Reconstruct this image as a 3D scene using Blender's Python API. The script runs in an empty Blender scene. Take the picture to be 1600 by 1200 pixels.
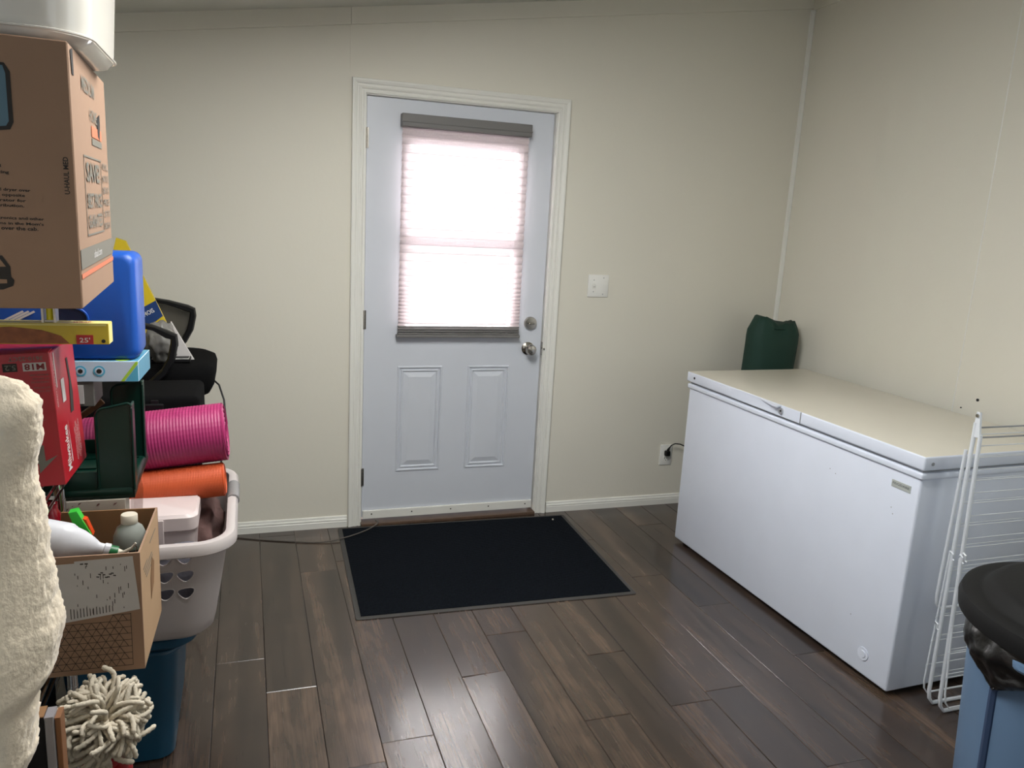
import bpy, bmesh, math, random
from mathutils import Vector, Matrix, noise
random.seed(7)
C = bpy.context.scene.collection
PI = math.pi

# ------------------------------------------------------------------ camera, world, lights, exposure
cam_d = bpy.data.cameras.new('camera'); cam = bpy.data.objects.new('camera', cam_d); C.objects.link(cam)
cam_d.sensor_width = 36.0; cam_d.lens = 1230.36 / 1600 * 36; cam_d.clip_start = 0.02
cR, cU, cF = Vector((0.94822291, -0.31310762, 0.05326283)), Vector((0.01581028, 0.21402694, 0.9766998)), Vector((0.31721183, 0.92528703, -0.20789557))
cam.matrix_world = Matrix(((cR.x, cU.x, -cF.x, -0.5226), (cR.y, cU.y, -cF.y, -3.7592), (cR.z, cU.z, -cF.z, 1.5593), (0, 0, 0, 1)))
bpy.context.scene.camera = cam
vs = bpy.context.scene.view_settings
vs.view_transform = 'Standard'; vs.look = 'None'; vs.gamma = 1.0; vs.use_curve_mapping = False
vs.exposure = 0.12
w = bpy.data.worlds.new('sky'); bpy.context.scene.world = w; w.use_nodes = True
w.node_tree.nodes['Background'].inputs[0].default_value = (0.86, 0.93, 1.0, 1)
w.node_tree.nodes['Background'].inputs[1].default_value = 0.8

def area(name, loc, direction, sx, sy, power, col):
    d = bpy.data.lights.new(name, 'AREA'); d.shape = 'RECTANGLE'; d.size = sx; d.size_y = sy
    d.energy = power; d.color = col
    o = bpy.data.objects.new(name, d); C.objects.link(o); o.location = loc
    o.rotation_euler = Vector(direction).to_track_quat('-Z', 'Y').to_euler()
    return o
area('daylight_door', (0.47, 0.75, 1.85), (0, -1, 0), 1.4, 2.4, 280, (1.0, 0.96, 0.96))
area('daylight_right_window', (2.24, -3.0, 1.5), (-1, 0.12, -0.03), 1.2, 1.1, 4, (0.97, 1.0, 0.95))
area('daylight_near_window', (1.0, -5.25, 1.5), (0.05, 1, -0.05), 1.5, 1.1, 3, (1.0, 0.97, 0.9))
area('daylight_left_window', (-1.56, -4.4, 1.45), (1, 0.35, -0.15), 0.9, 1.0, 8, (0.72, 0.86, 1.0))

# ------------------------------------------------------------------ materials
def lin(c):
    return tuple((v / 255 / 12.92 if v / 255 <= 0.04045 else ((v / 255 + 0.055) / 1.055) ** 2.4) for v in c) + (1,)
def mat(name, rgb, rough=0.5, metal=0.0, spec=0.5, bump=0.0, bscale=60, var=0.0, vscale=8, coat=0.0, alpha=None, trans=0.0, sheen=0.0):
    m = bpy.data.materials.new(name); m.use_nodes = True
    nt = m.node_tree; b = nt.nodes['Principled BSDF']; L = nt.links
    b.inputs['Base Color'].default_value = lin(rgb); b.inputs['Roughness'].default_value = rough
    b.inputs['Metallic'].default_value = metal; b.inputs['Specular IOR Level'].default_value = spec
    b.inputs['Coat Weight'].default_value = coat; b.inputs['Sheen Weight'].default_value = sheen
    b.inputs['Transmission Weight'].default_value = trans
    tc = nt.nodes.new('ShaderNodeTexCoord')
    n2 = nt.nodes.new('ShaderNodeTexNoise'); n2.inputs['Scale'].default_value = vscale; n2.inputs['Detail'].default_value = 4
    L.new(tc.outputs['Object'], n2.inputs['Vector'])
    mx = nt.nodes.new('ShaderNodeMix'); mx.data_type = 'RGBA'
    a = lin(rgb); k = var if var > 0 else 0.03
    mx.inputs[6].default_value = tuple(v * (1 - k) for v in a[:3]) + (1,); mx.inputs[7].default_value = tuple(min(1, v * (1 + k)) for v in a[:3]) + (1,)
    L.new(n2.outputs['Fac'], mx.inputs[0]); L.new(mx.outputs[2], b.inputs['Base Color'])
    if bump > 0:
        n = nt.nodes.new('ShaderNodeTexNoise'); n.inputs['Scale'].default_value = bscale; n.inputs['Detail'].default_value = 5
        L.new(tc.outputs['Object'], n.inputs['Vector'])
        bp = nt.nodes.new('ShaderNodeBump'); bp.inputs['Strength'].default_value = bump; bp.inputs['Distance'].default_value = 0.002
        L.new(n.outputs['Fac'], bp.inputs['Height']); L.new(bp.outputs[0], b.inputs['Normal'])
    if alpha is not None: b.inputs['Alpha'].default_value = alpha
    return m
def wood_floor():
    m = bpy.data.materials.new('floor_wood'); m.use_nodes = True
    nt = m.node_tree; b = nt.nodes['Principled BSDF']; L = nt.links; N = nt.nodes.new
    tc = N('ShaderNodeTexCoord'); oi = N('ShaderNodeObjectInfo')
    sc = N('ShaderNodeVectorMath'); sc.operation = 'SCALE'; cb = N('ShaderNodeCombineXYZ')
    for i in range(3): L.new(oi.outputs['Random'], cb.inputs[i])
    L.new(cb.outputs[0], sc.inputs[0]); sc.inputs['Scale'].default_value = 37.0
    ad = N('ShaderNodeVectorMath'); ad.operation = 'ADD'; L.new(tc.outputs['Object'], ad.inputs[0]); L.new(sc.outputs[0], ad.inputs[1])
    def noi(sx, sy, detail, rough=0.6, dist=0.0):
        mp = N('ShaderNodeMapping'); mp.inputs['Scale'].default_value = (sx, sy, 1); L.new(ad.outputs[0], mp.inputs[0])
        n = N('ShaderNodeTexNoise'); n.inputs['Scale'].default_value = 1; n.inputs['Detail'].default_value = detail
        n.inputs['Roughness'].default_value = rough; n.inputs['Distortion'].default_value = dist
        L.new(mp.outputs[0], n.inputs['Vector']); return n
    def ramp(src, stops):
        r = N('ShaderNodeValToRGB'); e = r.color_ramp.elements
        e[0].position, e[0].color = stops[0]; e[1].position, e[1].color = stops[-1]
        for p, c in stops[1:-1]: k = e.new(p); k.color = c
        L.new(src, r.inputs[0]); return r
    big = noi(13, 0.9, 5, 0.6, 0.5)
    base = ramp(big.outputs['Fac'], [(0.28, lin((46, 37, 33))), (0.48, lin((70, 57, 49))), (0.62, lin((88, 71, 59))), (0.8, lin((110, 89, 73)))])
    grain = noi(150, 3.2, 5, 0.65, 0.3)
    g2 = ramp(grain.outputs['Fac'], [(0.32, (0.62, 0.6, 0.6, 1)), (0.6, (1.08, 1.05, 1.02, 1))])
    mul = N('ShaderNodeMix'); mul.data_type = 'RGBA'; mul.blend_type = 'MULTIPLY'; mul.inputs[0].default_value = 1.0
    L.new(base.outputs[0], mul.inputs[6]); L.new(g2.outputs[0], mul.inputs[7])
    # cathedral rings
    mp = N('ShaderNodeMapping'); mp.inputs['Scale'].default_value = (14, 1.6, 1); L.new(ad.outputs[0], mp.inputs[0])
    wv = N('ShaderNodeTexWave'); wv.wave_type = 'RINGS'; wv.inputs['Scale'].default_value = 1.3; wv.inputs['Distortion'].default_value = 7; wv.inputs['Detail'].default_value = 3; wv.inputs['Detail Scale'].default_value = 1.2
    L.new(mp.outputs[0], wv.inputs['Vector'])
    w2 = ramp(wv.outputs['Fac'], [(0.15, (0.78, 0.76, 0.76, 1)), (0.6, (1.06, 1.05, 1.03, 1))])
    mul2 = N('ShaderNodeMix'); mul2.data_type = 'RGBA'; mul2.blend_type = 'MULTIPLY'; mul2.inputs[0].default_value = 0.6
    L.new(mul.outputs[2], mul2.inputs[6]); L.new(w2.outputs[0], mul2.inputs[7])
    # knots and smudges
    kn = noi(9, 2.6, 3, 0.5); k2 = ramp(kn.outputs['Fac'], [(0.22, (0.42, 0.42, 0.44, 1)), (0.4, (1, 1, 1, 1))])
    mul3 = N('ShaderNodeMix'); mul3.data_type = 'RGBA'; mul3.blend_type = 'MULTIPLY'; mul3.inputs[0].default_value = 0.9
    L.new(mul2.outputs[2], mul3.inputs[6]); L.new(k2.outputs[0], mul3.inputs[7])
    hs = N('ShaderNodeHueSaturation'); mr = N('ShaderNodeMapRange'); mr.inputs['To Min'].default_value = 0.66; mr.inputs['To Max'].default_value = 1.08
    L.new(oi.outputs['Random'], mr.inputs[0]); L.new(mr.outputs[0], hs.inputs['Value']); L.new(mul3.outputs[2], hs.inputs['Color'])
    hs.inputs['Saturation'].default_value = 0.95
    L.new(hs.outputs[0], b.inputs['Base Color'])
    rr_ = ramp(grain.outputs['Fac'], [(0.3, (0.28, 0.28, 0.28, 1)), (0.7, (0.2, 0.2, 0.2, 1))]); L.new(rr_.outputs[0], b.inputs['Roughness'])
    bp = N('ShaderNodeBump'); bp.inputs['Strength'].default_value = 0.05; bp.inputs['Distance'].default_value = 0.0005
    L.new(grain.outputs['Fac'], bp.inputs['Height']); L.new(bp.outputs[0], b.inputs['Normal'])
    b.inputs['Specular IOR Level'].default_value = 0.6; b.inputs['Coat Weight'].default_value = 0.35; b.inputs['Coat Roughness'].default_value = 0.15
    return m
def translucent(name, rgb, trans_w, clear, bscale=0):
    m = bpy.data.materials.new(name); m.use_nodes = True; nt = m.node_tree; nt.nodes.clear(); N = nt.nodes.new; L = nt.links
    o = N('ShaderNodeOutputMaterial'); d = N('ShaderNodeBsdfDiffuse'); t = N('ShaderNodeBsdfTranslucent'); c = N('ShaderNodeBsdfTransparent')
    tc = N('ShaderNodeTexCoord'); n = N('ShaderNodeTexNoise'); n.inputs['Scale'].default_value = 260; n.inputs['Detail'].default_value = 3
    mp = N('ShaderNodeMapping'); mp.inputs['Scale'].default_value = (1, 1, 0.35); L.new(tc.outputs['Object'], mp.inputs[0]); L.new(mp.outputs[0], n.inputs['Vector'])
    mx = N('ShaderNodeMix'); mx.data_type = 'RGBA'; L.new(n.outputs['Fac'], mx.inputs[0])
    a = lin(rgb); mx.inputs[6].default_value = tuple(v * 0.8 for v in a[:3]) + (1,); mx.inputs[7].default_value = a
    L.new(mx.outputs[2], d.inputs[0]); L.new(mx.outputs[2], t.inputs[0])
    m1 = N('ShaderNodeMixShader'); m1.inputs[0].default_value = trans_w; L.new(d.outputs[0], m1.inputs[1]); L.new(t.outputs[0], m1.inputs[2])
    m2 = N('ShaderNodeMixShader'); m2.inputs[0].default_value = clear; L.new(m1.outputs[0], m2.inputs[1]); L.new(c.outputs[0], m2.inputs[2])
    L.new(m2.outputs[0], o.inputs[0]); return m
def glass(name, tint=(0.95, 0.97, 0.97, 1), gloss=0.06):
    m = bpy.data.materials.new(name); m.use_nodes = True; nt = m.node_tree; nt.nodes.clear(); N = nt.nodes.new; L = nt.links
    o = N('ShaderNodeOutputMaterial'); c = N('ShaderNodeBsdfTransparent'); c.inputs[0].default_value = tint
    g = N('ShaderNodeBsdfGlossy'); g.inputs['Roughness'].default_value = 0.02
    m1 = N('ShaderNodeMixShader'); m1.inputs[0].default_value = gloss; L.new(c.outputs[0], m1.inputs[1]); L.new(g.outputs[0], m1.inputs[2]); L.new(m1.outputs[0], o.inputs[0]); return m

LEDM = bpy.data.materials.new('led_panel'); LEDM.use_nodes = True
LEDM.node_tree.nodes['Principled BSDF'].inputs['Emission Color'].default_value = (1.0, 1.0, 0.97, 1)
LEDM.node_tree.nodes['Principled BSDF'].inputs['Emission Strength'].default_value = 21.5
WALL = mat('wall_paint', (221, 217, 204), 0.6, bump=0.22, bscale=45, var=0.015, vscale=3)
TRIM = mat('trim_paint', (228, 227, 220), 0.4)
DOORP = mat('door_paint', (206, 210, 218), 0.35, bump=0.03, bscale=200)
CEIL = mat('ceiling_paint', (205, 205, 196), 0.7, bump=0.2, bscale=80)
FLOOR = wood_floor()
DARK = mat('dark_gap', (20, 16, 14), 0.8)
THR = mat('threshold_wood', (92, 72, 58), 0.45, var=0.35, vscale=30, bump=0.2)
BLACK = mat('black_plastic', (11, 11, 13), 0.5, spec=.3)
BLACKF = mat('black_fabric', (8, 8, 9), 0.95, spec=.1, bump=0.5, bscale=400)
NICKEL = mat('satin_nickel', (176, 170, 160), 0.25, metal=1.0)
CHROME = mat('chrome', (210, 210, 210), 0.12, metal=1.0)
BLIND = translucent('blind_fabric', (236, 218, 218), 0.15, 0.30)
BLINDG = mat('blind_grey', (112, 110, 108), 0.5)
GLASS = glass('clear_glass')
PLATE = mat('plate_plastic', (232, 231, 226), 0.35)
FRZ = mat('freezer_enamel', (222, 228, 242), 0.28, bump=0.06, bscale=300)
FRZ_LIT = mat('freezer_top_lit', (212, 207, 194), 0.3, bump=0.05, bscale=300)  # warm light on the lid top put into its colour
GASKET = mat('gasket', (150, 152, 155), 0.6)
SILVER = mat('badge_silver', (176, 180, 176), 0.4)
GREYTXT = mat('badge_text', (90, 94, 96), 0.5)
MATC = mat('carpet_charcoal', (15, 19, 25), 0.95, spec=.1, bump=1.0, bscale=300, var=0.95, vscale=110)
MATE = mat('mat_rubber', (62, 60, 58), 0.75)
GREENF = mat('green_nylon', (16, 52, 42), 0.75, bump=0.3, bscale=250)
WIRE = mat('white_coated_wire', (222, 226, 232), 0.3)
CANB = mat('can_bluegrey', (96, 122, 152), 0.45, bump=0.08, bscale=200)
CANL = mat('can_panel', (52, 70, 100), 0.5)
LIDB = mat('lid_black', (20, 20, 21), 0.65, spec=.25, bump=0.15, bscale=150)
BAGB = mat('bin_bag', (7, 7, 8), 0.3, bump=0.7, bscale=45)
CARD = mat('cardboard', (150, 120, 98), 0.85, bump=0.12, bscale=90, var=0.05)
CARD_LIT = mat('cardboard_lit', (176, 144, 110), 0.8, bump=0.12, bscale=90, var=0.08)  # light falling on the carton sides put into a paler colour
CARDIN = mat('cardboard_inside', (132, 96, 62), 0.85, var=0.08)
INK = mat('ink_black', (40, 34, 30), 0.7)
INKG = mat('ink_grey', (112, 108, 98), 0.7)
INKO = mat('ink_orange', (200, 112, 78), 0.7)
INKB = mat('ink_blue', (88, 116, 132), 0.7)
REDB = mat('red_carton', (170, 30, 42), 0.35)
WHITEI = mat('white_ink', (215, 212, 208), 0.5)
YELLOW = mat('yellow_carton', (206, 180, 40), 0.4)
YELLOWP = mat('yellow_pale', (226, 214, 130), 0.4)
REDI = mat('red_ink', (176, 28, 34), 0.5)
FOOD = mat('printed_food', (150, 86, 44), 0.5, var=0.6, vscale=60)
BLUEP = mat('blue_plastic', (22, 82, 176), 0.42, bump=0.1, bscale=150)
BLUED = mat('blue_dark', (12, 28, 60), 0.5)
CYANW = mat('pale_blue_carton', (206, 226, 246), 0.4)
CYAN = mat('cyan_ink', (92, 186, 220), 0.4)
CYAND = mat('teal_side', (84, 150, 180), 0.4)
LIME = mat('lime_ink', (176, 224, 70), 0.4)
DGREEN = mat('dark_green_plastic', (6, 40, 32), 0.32, spec=.35)
PINK = mat('pink_foam', (160, 42, 98), 0.5)
ORANGE = mat('orange_foam', (196, 82, 38), 0.6)
BASK = mat('basket_plastic', (186, 178, 176), 0.38)
BASKG = mat('basket_grip', (128, 126, 126), 0.5)
TOTE = mat('teal_tote', (20, 72, 98), 0.4, bump=0.06, bscale=120)
MOPS = mat('mop_chenille', (200, 190, 172), 0.95, bump=1.0, bscale=250, var=0.12)
MOPR = mat('mop_red', (150, 18, 28), 0.35)
STEELB = mat('brushed_board', (150, 148, 152), 0.4, metal=0.3)
PINE = mat('pine_board', (128, 86, 54), 0.6, var=0.15, vscale=40)
SHERPA = mat('sherpa_cloth', (238, 222, 198), 1.0, bump=1.0, bscale=110, var=0.08, vscale=14, sheen=0.3)
WHITEP = mat('white_gloss_plastic', (226, 222, 214), 0.15, coat=0.4)
CLEARP = glass('clear_plastic', (0.86, 0.84, 0.84, 1), 0.14)
GREYBOT = mat('grey_bottle', (136, 140, 134), 0.35)
LABELG = mat('bottle_label', (118, 132, 118), 0.5)
CAPW = mat('bottle_cap', (204, 196, 180), 0.5)
SPRAYW = mat('spray_bottle_white', (206, 206, 212), 0.3)
GRN = mat('bright_green', (60, 190, 62), 0.35)
GRND = mat('collar_green', (16, 96, 50), 0.4)
ORG = mat('orange_plastic', (214, 70, 26), 0.35)
DRED = mat('dark_red_plastic', (120, 12, 26), 0.2)
LABW = mat('shipping_label', (196, 192, 190), 0.6, var=0.05, vscale=40)
GREYC = mat('grey_tin', (108, 106, 102), 0.5)
MESHG = translucent('chair_mesh', (96, 92, 84), 0.3, 0.25)
PBAG = mat('grey_polybag', (120, 118, 114), 0.25, bump=0.8, bscale=60)
NAVY = mat('navy_ink', (34, 60, 110), 0.4)
CLOTHM = mat('mauve_cloth', (120, 92, 88), 0.95, bump=0.8, bscale=120)
PALEP = mat('pale_pink_tub', (206, 192, 190), 0.4)

# ------------------------------------------------------------------ geometry helpers
def obj(name, bm, m, parent=None, smooth=False, mat2=None, loc=None):
    me = bpy.data.meshes.new(name)
    bm.normal_update(); bm.to_mesh(me); bm.free()
    me.materials.append(m)
    if mat2: me.materials.append(mat2)
    if smooth:
        for p in me.polygons: p.use_smooth = True
        if smooth != 'all':
            me.set_sharp_from_angle(angle=math.radians(40))
    o = bpy.data.objects.new(name, me); C.objects.link(o)
    if parent: o.parent = parent
    if loc: o.location = loc
    return o
def thing(name, label, cat, loc=(0, 0, 0), rot=(0, 0, 0), group=None):
    o = bpy.data.objects.new(name, None); C.objects.link(o); o.location = loc; o.rotation_euler = rot
    o['label'] = label; o['category'] = cat; o.empty_display_size = 0.05
    if group: o['group'] = group
    return o
def tag(o, label, cat, group=None):
    o['label'] = label; o['category'] = cat
    if group: o['group'] = group
    return o
def struct(o): o['kind'] = 'structure'; return o
def B(): return bmesh.new()
def box(bm, x0, x1, y0, y1, z0, z1, bev=0.0, seg=2):
    r = bmesh.ops.create_cube(bm, size=1)
    vs_ = r['verts']
    for v in vs_:
        v.co = Vector((x0 + (v.co.x + .5) * (x1 - x0), y0 + (v.co.y + .5) * (y1 - y0), z0 + (v.co.z + .5) * (z1 - z0)))
    if bev > 0:
        es = list({e for v in vs_ for e in v.link_edges})
        bmesh.ops.bevel(bm, geom=es, offset=bev, segments=seg, profile=0.5, affect='EDGES')
    return bm
def tube(bm, pts, r, seg=8, closed=False, caps=True):
    pts = [Vector(p) for p in pts]; n = len(pts)
    rad = r if isinstance(r, (list, tuple)) else [r] * n
    rings = []; up = None
    for i, p in enumerate(pts):
        if closed: d = pts[(i + 1) % n] - pts[i - 1]
        else: d = pts[min(i + 1, n - 1)] - pts[max(i - 1, 0)]
        if d.length < 1e-9: d = Vector((0, 0, 1))
        d.normalize()
        if up is None:
            up = Vector((0, 0, 1)) if abs(d.z) < 0.9 else Vector((1, 0, 0))
        a = (up - d * up.dot(d))
        if a.length < 1e-6: a = d.orthogonal()
        a.normalize(); up = a; b = d.cross(a)
        rings.append([bm.verts.new(p + (a * math.cos(t) + b * math.sin(t)) * rad[i]) for t in [2 * PI * k / seg for k in range(seg)]])
    m = n if closed else n - 1
    for i in range(m):
        A, D = rings[i], rings[(i + 1) % n]
        for k in range(seg):
            bm.faces.new((A[k], A[(k + 1) % seg], D[(k + 1) % seg], D[k]))
    if caps and not closed:
        bm.faces.new(rings[0][::-1]); bm.faces.new(rings[-1])
    return bm
def loft(bm, loops, cap0=True, cap1=True):
    R = [[bm.verts.new(p) for p in lp] for lp in loops]; n = len(R[0])
    for A, D in zip(R, R[1:]):
        for k in range(n): bm.faces.new((A[k], A[(k + 1) % n], D[(k + 1) % n], D[k]))
    if cap0: bm.faces.new(R[0][::-1])
    if cap1: bm.faces.new(R[-1])
    return bm
def rrect(cx, cy, hx, hy, r, z, n=6):
    o = []
    for sx, sy, a0 in ((1, 1, 0), (-1, 1, PI / 2), (-1, -1, PI), (1, -1, 1.5 * PI)):
        for k in range(n + 1):
            a = a0 + PI / 2 * k / n
            o.append((cx + sx * (hx - r) + r * math.cos(a), cy + sy * (hy - r) + r * math.sin(a), z))
    return o
def lathe(bm, prof, c=(0, 0, 0), seg=32, cap=True):
    loops = [[(c[0] + r * math.cos(2 * PI * k / seg), c[1] + r * math.sin(2 * PI * k / seg), c[2] + z) for k in range(seg)] for r, z in prof]
    return loft(bm, loops, cap, cap)
def disc(bm, c, nrm, r, h, seg=24):
    n = Vector(nrm).normalized(); tube(bm, [Vector(c), Vector(c) + n * h], r, seg); return bm
def poly(bm, pts): return bm.faces.new([bm.verts.new(p) for p in pts])
def prism(bm, pts, dirv):
    """polygon (list of 3D) extruded by dirv"""
    d = Vector(dirv); A = [bm.verts.new(Vector(p)) for p in pts]; D = [bm.verts.new(Vector(p) + d) for p in pts]; n = len(A)
    bm.faces.new(A[::-1]); bm.faces.new(D)
    for k in range(n): bm.faces.new((A[k], A[(k + 1) % n], D[(k + 1) % n], D[k]))
    bmesh.ops.recalc_face_normals(bm, faces=bm.faces)
    return bm
def text(name, s, parent, org, u, v, width, height, m, bold=0.0):
    """flat lettering: lower-left corner org, u along the line, v up the letters, fitted to width x height"""
    cu = bpy.data.curves.new('t', 'FONT'); cu.body = s; cu.size = 1; cu.offset = bold; cu.resolution_u = 2
    t = bpy.data.objects.new('t', cu); C.objects.link(t)
    dg = bpy.context.evaluated_depsgraph_get(); dg.update()
    me = bpy.data.meshes.new_from_object(t.evaluated_get(dg))
    bpy.data.objects.remove(t); bpy.data.curves.remove(cu)
    xs = [q.co.x for q in me.vertices]; ys = [q.co.y for q in me.vertices]
    x0, x1, y0, y1 = min(xs), max(xs), min(ys), max(ys)
    u, v, org = Vector(u), Vector(v), Vector(org)
    for q in me.vertices:
        q.co = org + u * ((q.co.x - x0) / (x1 - x0) * width) + v * ((q.co.y - y0) / (y1 - y0) * height)
    me.materials.clear(); me.materials.append(m); me.name = name
    o = bpy.data.objects.new(name, me); C.objects.link(o); o.parent = parent
    return o
def boolean(o, cutter):
    md = o.modifiers.new('b', 'BOOLEAN'); md.operation = 'DIFFERENCE'; md.object = cutter; md.solver = 'EXACT'
    dg = bpy.context.evaluated_depsgraph_get(); dg.update()
    me = bpy.data.meshes.new_from_object(o.evaluated_get(dg)); o.modifiers.clear(); o.data = me
    bpy.data.objects.remove(cutter)

# ------------------------------------------------------------------ ROOM
XL, XR, YF, TH = -1.65, 2.33, -5.4, 0.12
def ceil_z(x): return 2.262 + 0.152 * (x + 1.08)
b = B()                                                     # back wall with the door opening
box(b, XL - TH, -0.014, 0, TH, -0.02, 3.0); box(b, 0.938, XR + TH, 0, TH, -0.02, 3.0); box(b, -0.014, 0.938, 0, TH, 2.078, 3.0)
struct(obj('wall_back', b, WALL))
b = B()                                                     # right wall with a window nearer than the camera
box(b, XR, XR + TH, -2.35, 0, -0.02, 3.0); box(b, XR, XR + TH, YF - TH, -3.65, -0.02, 3.0)
box(b, XR, XR + TH, -3.65, -2.35, -0.02, 0.9); box(b, XR, XR + TH, -3.65, -2.35, 2.1, 3.0)
wr = struct(obj('wall_right', b, WALL))
b = B(); box(b, XL - TH, XL, -3.9, 0, -0.02, 2.6); box(b, XL - TH, XL, YF - TH, -4.9, -0.02, 2.6); box(b, XL - TH, XL, -4.9, -3.9, -0.02, 0.95); box(b, XL - TH, XL, -4.9, -3.9, 1.95, 2.6); struct(obj('wall_left', b, WALL))
b = B(); box(b, XL, 0.2, YF - TH, YF, -0.02, 3.0); box(b, 1.8, XR, YF - TH, YF, -0.02, 3.0); box(b, 0.2, 1.8, YF - TH, YF, -0.02, 0.9); box(b, 0.2, 1.8, YF - TH, YF, 2.05, 3.0)
struct(obj('wall_front', b, mat('unseen_dark_wall', (78, 64, 52), .6)))  # unseen wall, coloured dark to cut the light it bounces back
def window(n, axis, p, a0, a1, z0, z1):
    b = B()
    def bb(u0, u1, v0, v1, d0=0.03, d1=0.09):
        if axis == 'x': box(b, min(p + d0, p + d1), max(p + d0, p + d1), u0, u1, v0, v1)
        else: box(b, u0, u1, min(p + d0, p + d1), max(p + d0, p + d1), v0, v1)
    s = 1 if n == 1 else -1
    d0, d1 = 0.03 * s, 0.09 * s
    bb(a0, a0 + .05, z0, z1, d0, d1); bb(a1 - .05, a1, z0, z1, d0, d1); bb(a0 + .05, a1 - .05, z0, z0 + .05, d0, d1); bb(a0 + .05, a1 - .05, z1 - .05, z1, d0, d1)
    bb((a0 + a1) / 2 - .02, (a0 + a1) / 2 + .02, z0 + .05, z1 - .05, d0, d1)
    o = struct(obj('window_%d' % n, b, TRIM)); b = B()
    if axis == 'x': box(b, p + .055 * s, p + .06 * s, a0 + .05, a1 - .05, z0 + .05, z1 - .05)
    else: box(b, a0 + .05, a1 - .05, p + .055 * s, p + .06 * s, z0 + .05, z1 - .05)
    obj('pane', b, GLASS, o)
window(1, 'x', XR, -3.65, -2.35, 0.9, 2.1); window(2, 'y', YF, 0.2, 1.8, 0.9, 2.05); window(3, 'x', XL, -4.9, -3.9, 0.95, 1.95)
b = B(); y0, y1 = YF - TH, TH                               # sloped ceiling
prism(b, [(XL - TH, y0, ceil_z(XL - TH)), (XR + TH, y0, ceil_z(XR + TH)), (XR + TH, y0, ceil_z(XR + TH) + .1), (XL - TH, y0, ceil_z(XL - TH) + .1)], (0, y1 - y0, 0))
struct(obj('ceiling', b, CEIL))
t = thing('ceiling_light', 'flat rectangular ceiling light panel above the middle of the room', 'ceiling light', (-.06, -1.84, ceil_z(-.06) - .035), (0, -math.atan(.152), 0))
b = B(); box(b, -.39, .39, -.53, .53, -.01, .03, .006); obj('light_housing', b, CEIL, t)
b = B(); box(b, -.36, .36, -.50, .50, -.0125, -.0102); obj('diffuser', b, LEDM, t)
b = B()                                                     # flat trim board under the ceiling, back wall
h = 0.071
prism(b, [(XL, 0, ceil_z(XL) - h), (-0.072, 0, ceil_z(-0.072) - h), (-0.072, 0, ceil_z(-0.072)), (XL, 0, ceil_z(XL))], (0, -0.010, 0))
prism(b, [(-0.070, 0, ceil_z(-0.07) - h), (XR, 0, ceil_z(XR) - h), (XR, 0, ceil_z(XR)), (-0.070, 0, ceil_z(-0.07))], (0, -0.010, 0))
struct(obj('trim_1', b, WALL))
b = B(); box(b, XR - .010, XR, YF, -0.010, ceil_z(XR) - .078, ceil_z(XR)); struct(obj('trim_2', b, WALL))
b = B(); tube(b, [(XR - .004, -.004, 0), (XR - .004, -.004, 2.7)], 0.016, 8); struct(obj('trim_3', b, TRIM, smooth=True))      # corner bead
b = B(); tube(b, [(XR + .0005, -1.255, 0.0), (XR + .0005, -1.255, 2.70)], 0.0028, 6); struct(obj('trim_4', b, TRIM, smooth=True)) # panel seam bead
b = B(); tube(b, [(-.071, .0007, 2.15), (-.071, .0007, 2.35)], 0.0022, 6); struct(obj('trim_5', b, WALL, smooth=True))
# baseboards
def bprof(): return [(0.0, 0.0), (-0.013, 0.0), (-0.013, 0.030), (-0.0115, 0.032), (-0.0115, 0.036), (-0.013, 0.038), (-0.011, 0.044), (-0.008, 0.046), (-0.008, 0.050), (-0.006, 0.056), (0.0, 0.058)]
for x0, x1 in ((XL, -0.068), (0.995, XR)):
    b = B(); prism(b, [(x0, y, z) for y, z in bprof()], (x1 - x0, 0, 0)); struct(obj('baseboard_back', b, TRIM))
b = B(); prism(b, [(XR + y, -0.014, z) for y, z in bprof()], (0, YF + 0.02, 0)); struct(obj('baseboard_right', b, TRIM))
b = B(); prism(b, [(XL - y, -0.014, z) for y, z in bprof()], (0, YF + 0.02, 0)); struct(obj('baseboard_left', b, TRIM))

# floor: sub-floor slab plus every plank its own part
b = B(); box(b, XL - TH, XR + TH, YF - TH, TH, -0.06, -0.0035); floor = struct(obj('floor', b, DARK))
ends = {-10: -.35, -9: -.9, -8: -.2, -7: -1.0, -6: -.55, -5: -.82, -4: -1.14, -3: -1.35, -2: -.485, -1: -1.689, 0: -.72, 1: -1.41, 2: -1.167, 3: -1.738, 4: -1.385, 5: -.45, 6: -1.69, 7: -.832, 8: -1.143, 9: -.28, 10: -1.69, 11: -.6, 12: -1.2, 13: -.9, 14: -1.5}
edge = {0: -.0025, 1: .1585, 2: .3155, 3: .4785, 4: .6395, 5: .7905, 6: .9475, 7: 1.103, 8: 1.2535, 9: 1.41, 10: 1.568}
def ex(k): return edge.get(k, (-.0025 + .1605 * k) if k < 0 else 1.568 + .159 * (k - 10))
LEN = 1.285; meshes = {}
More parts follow.
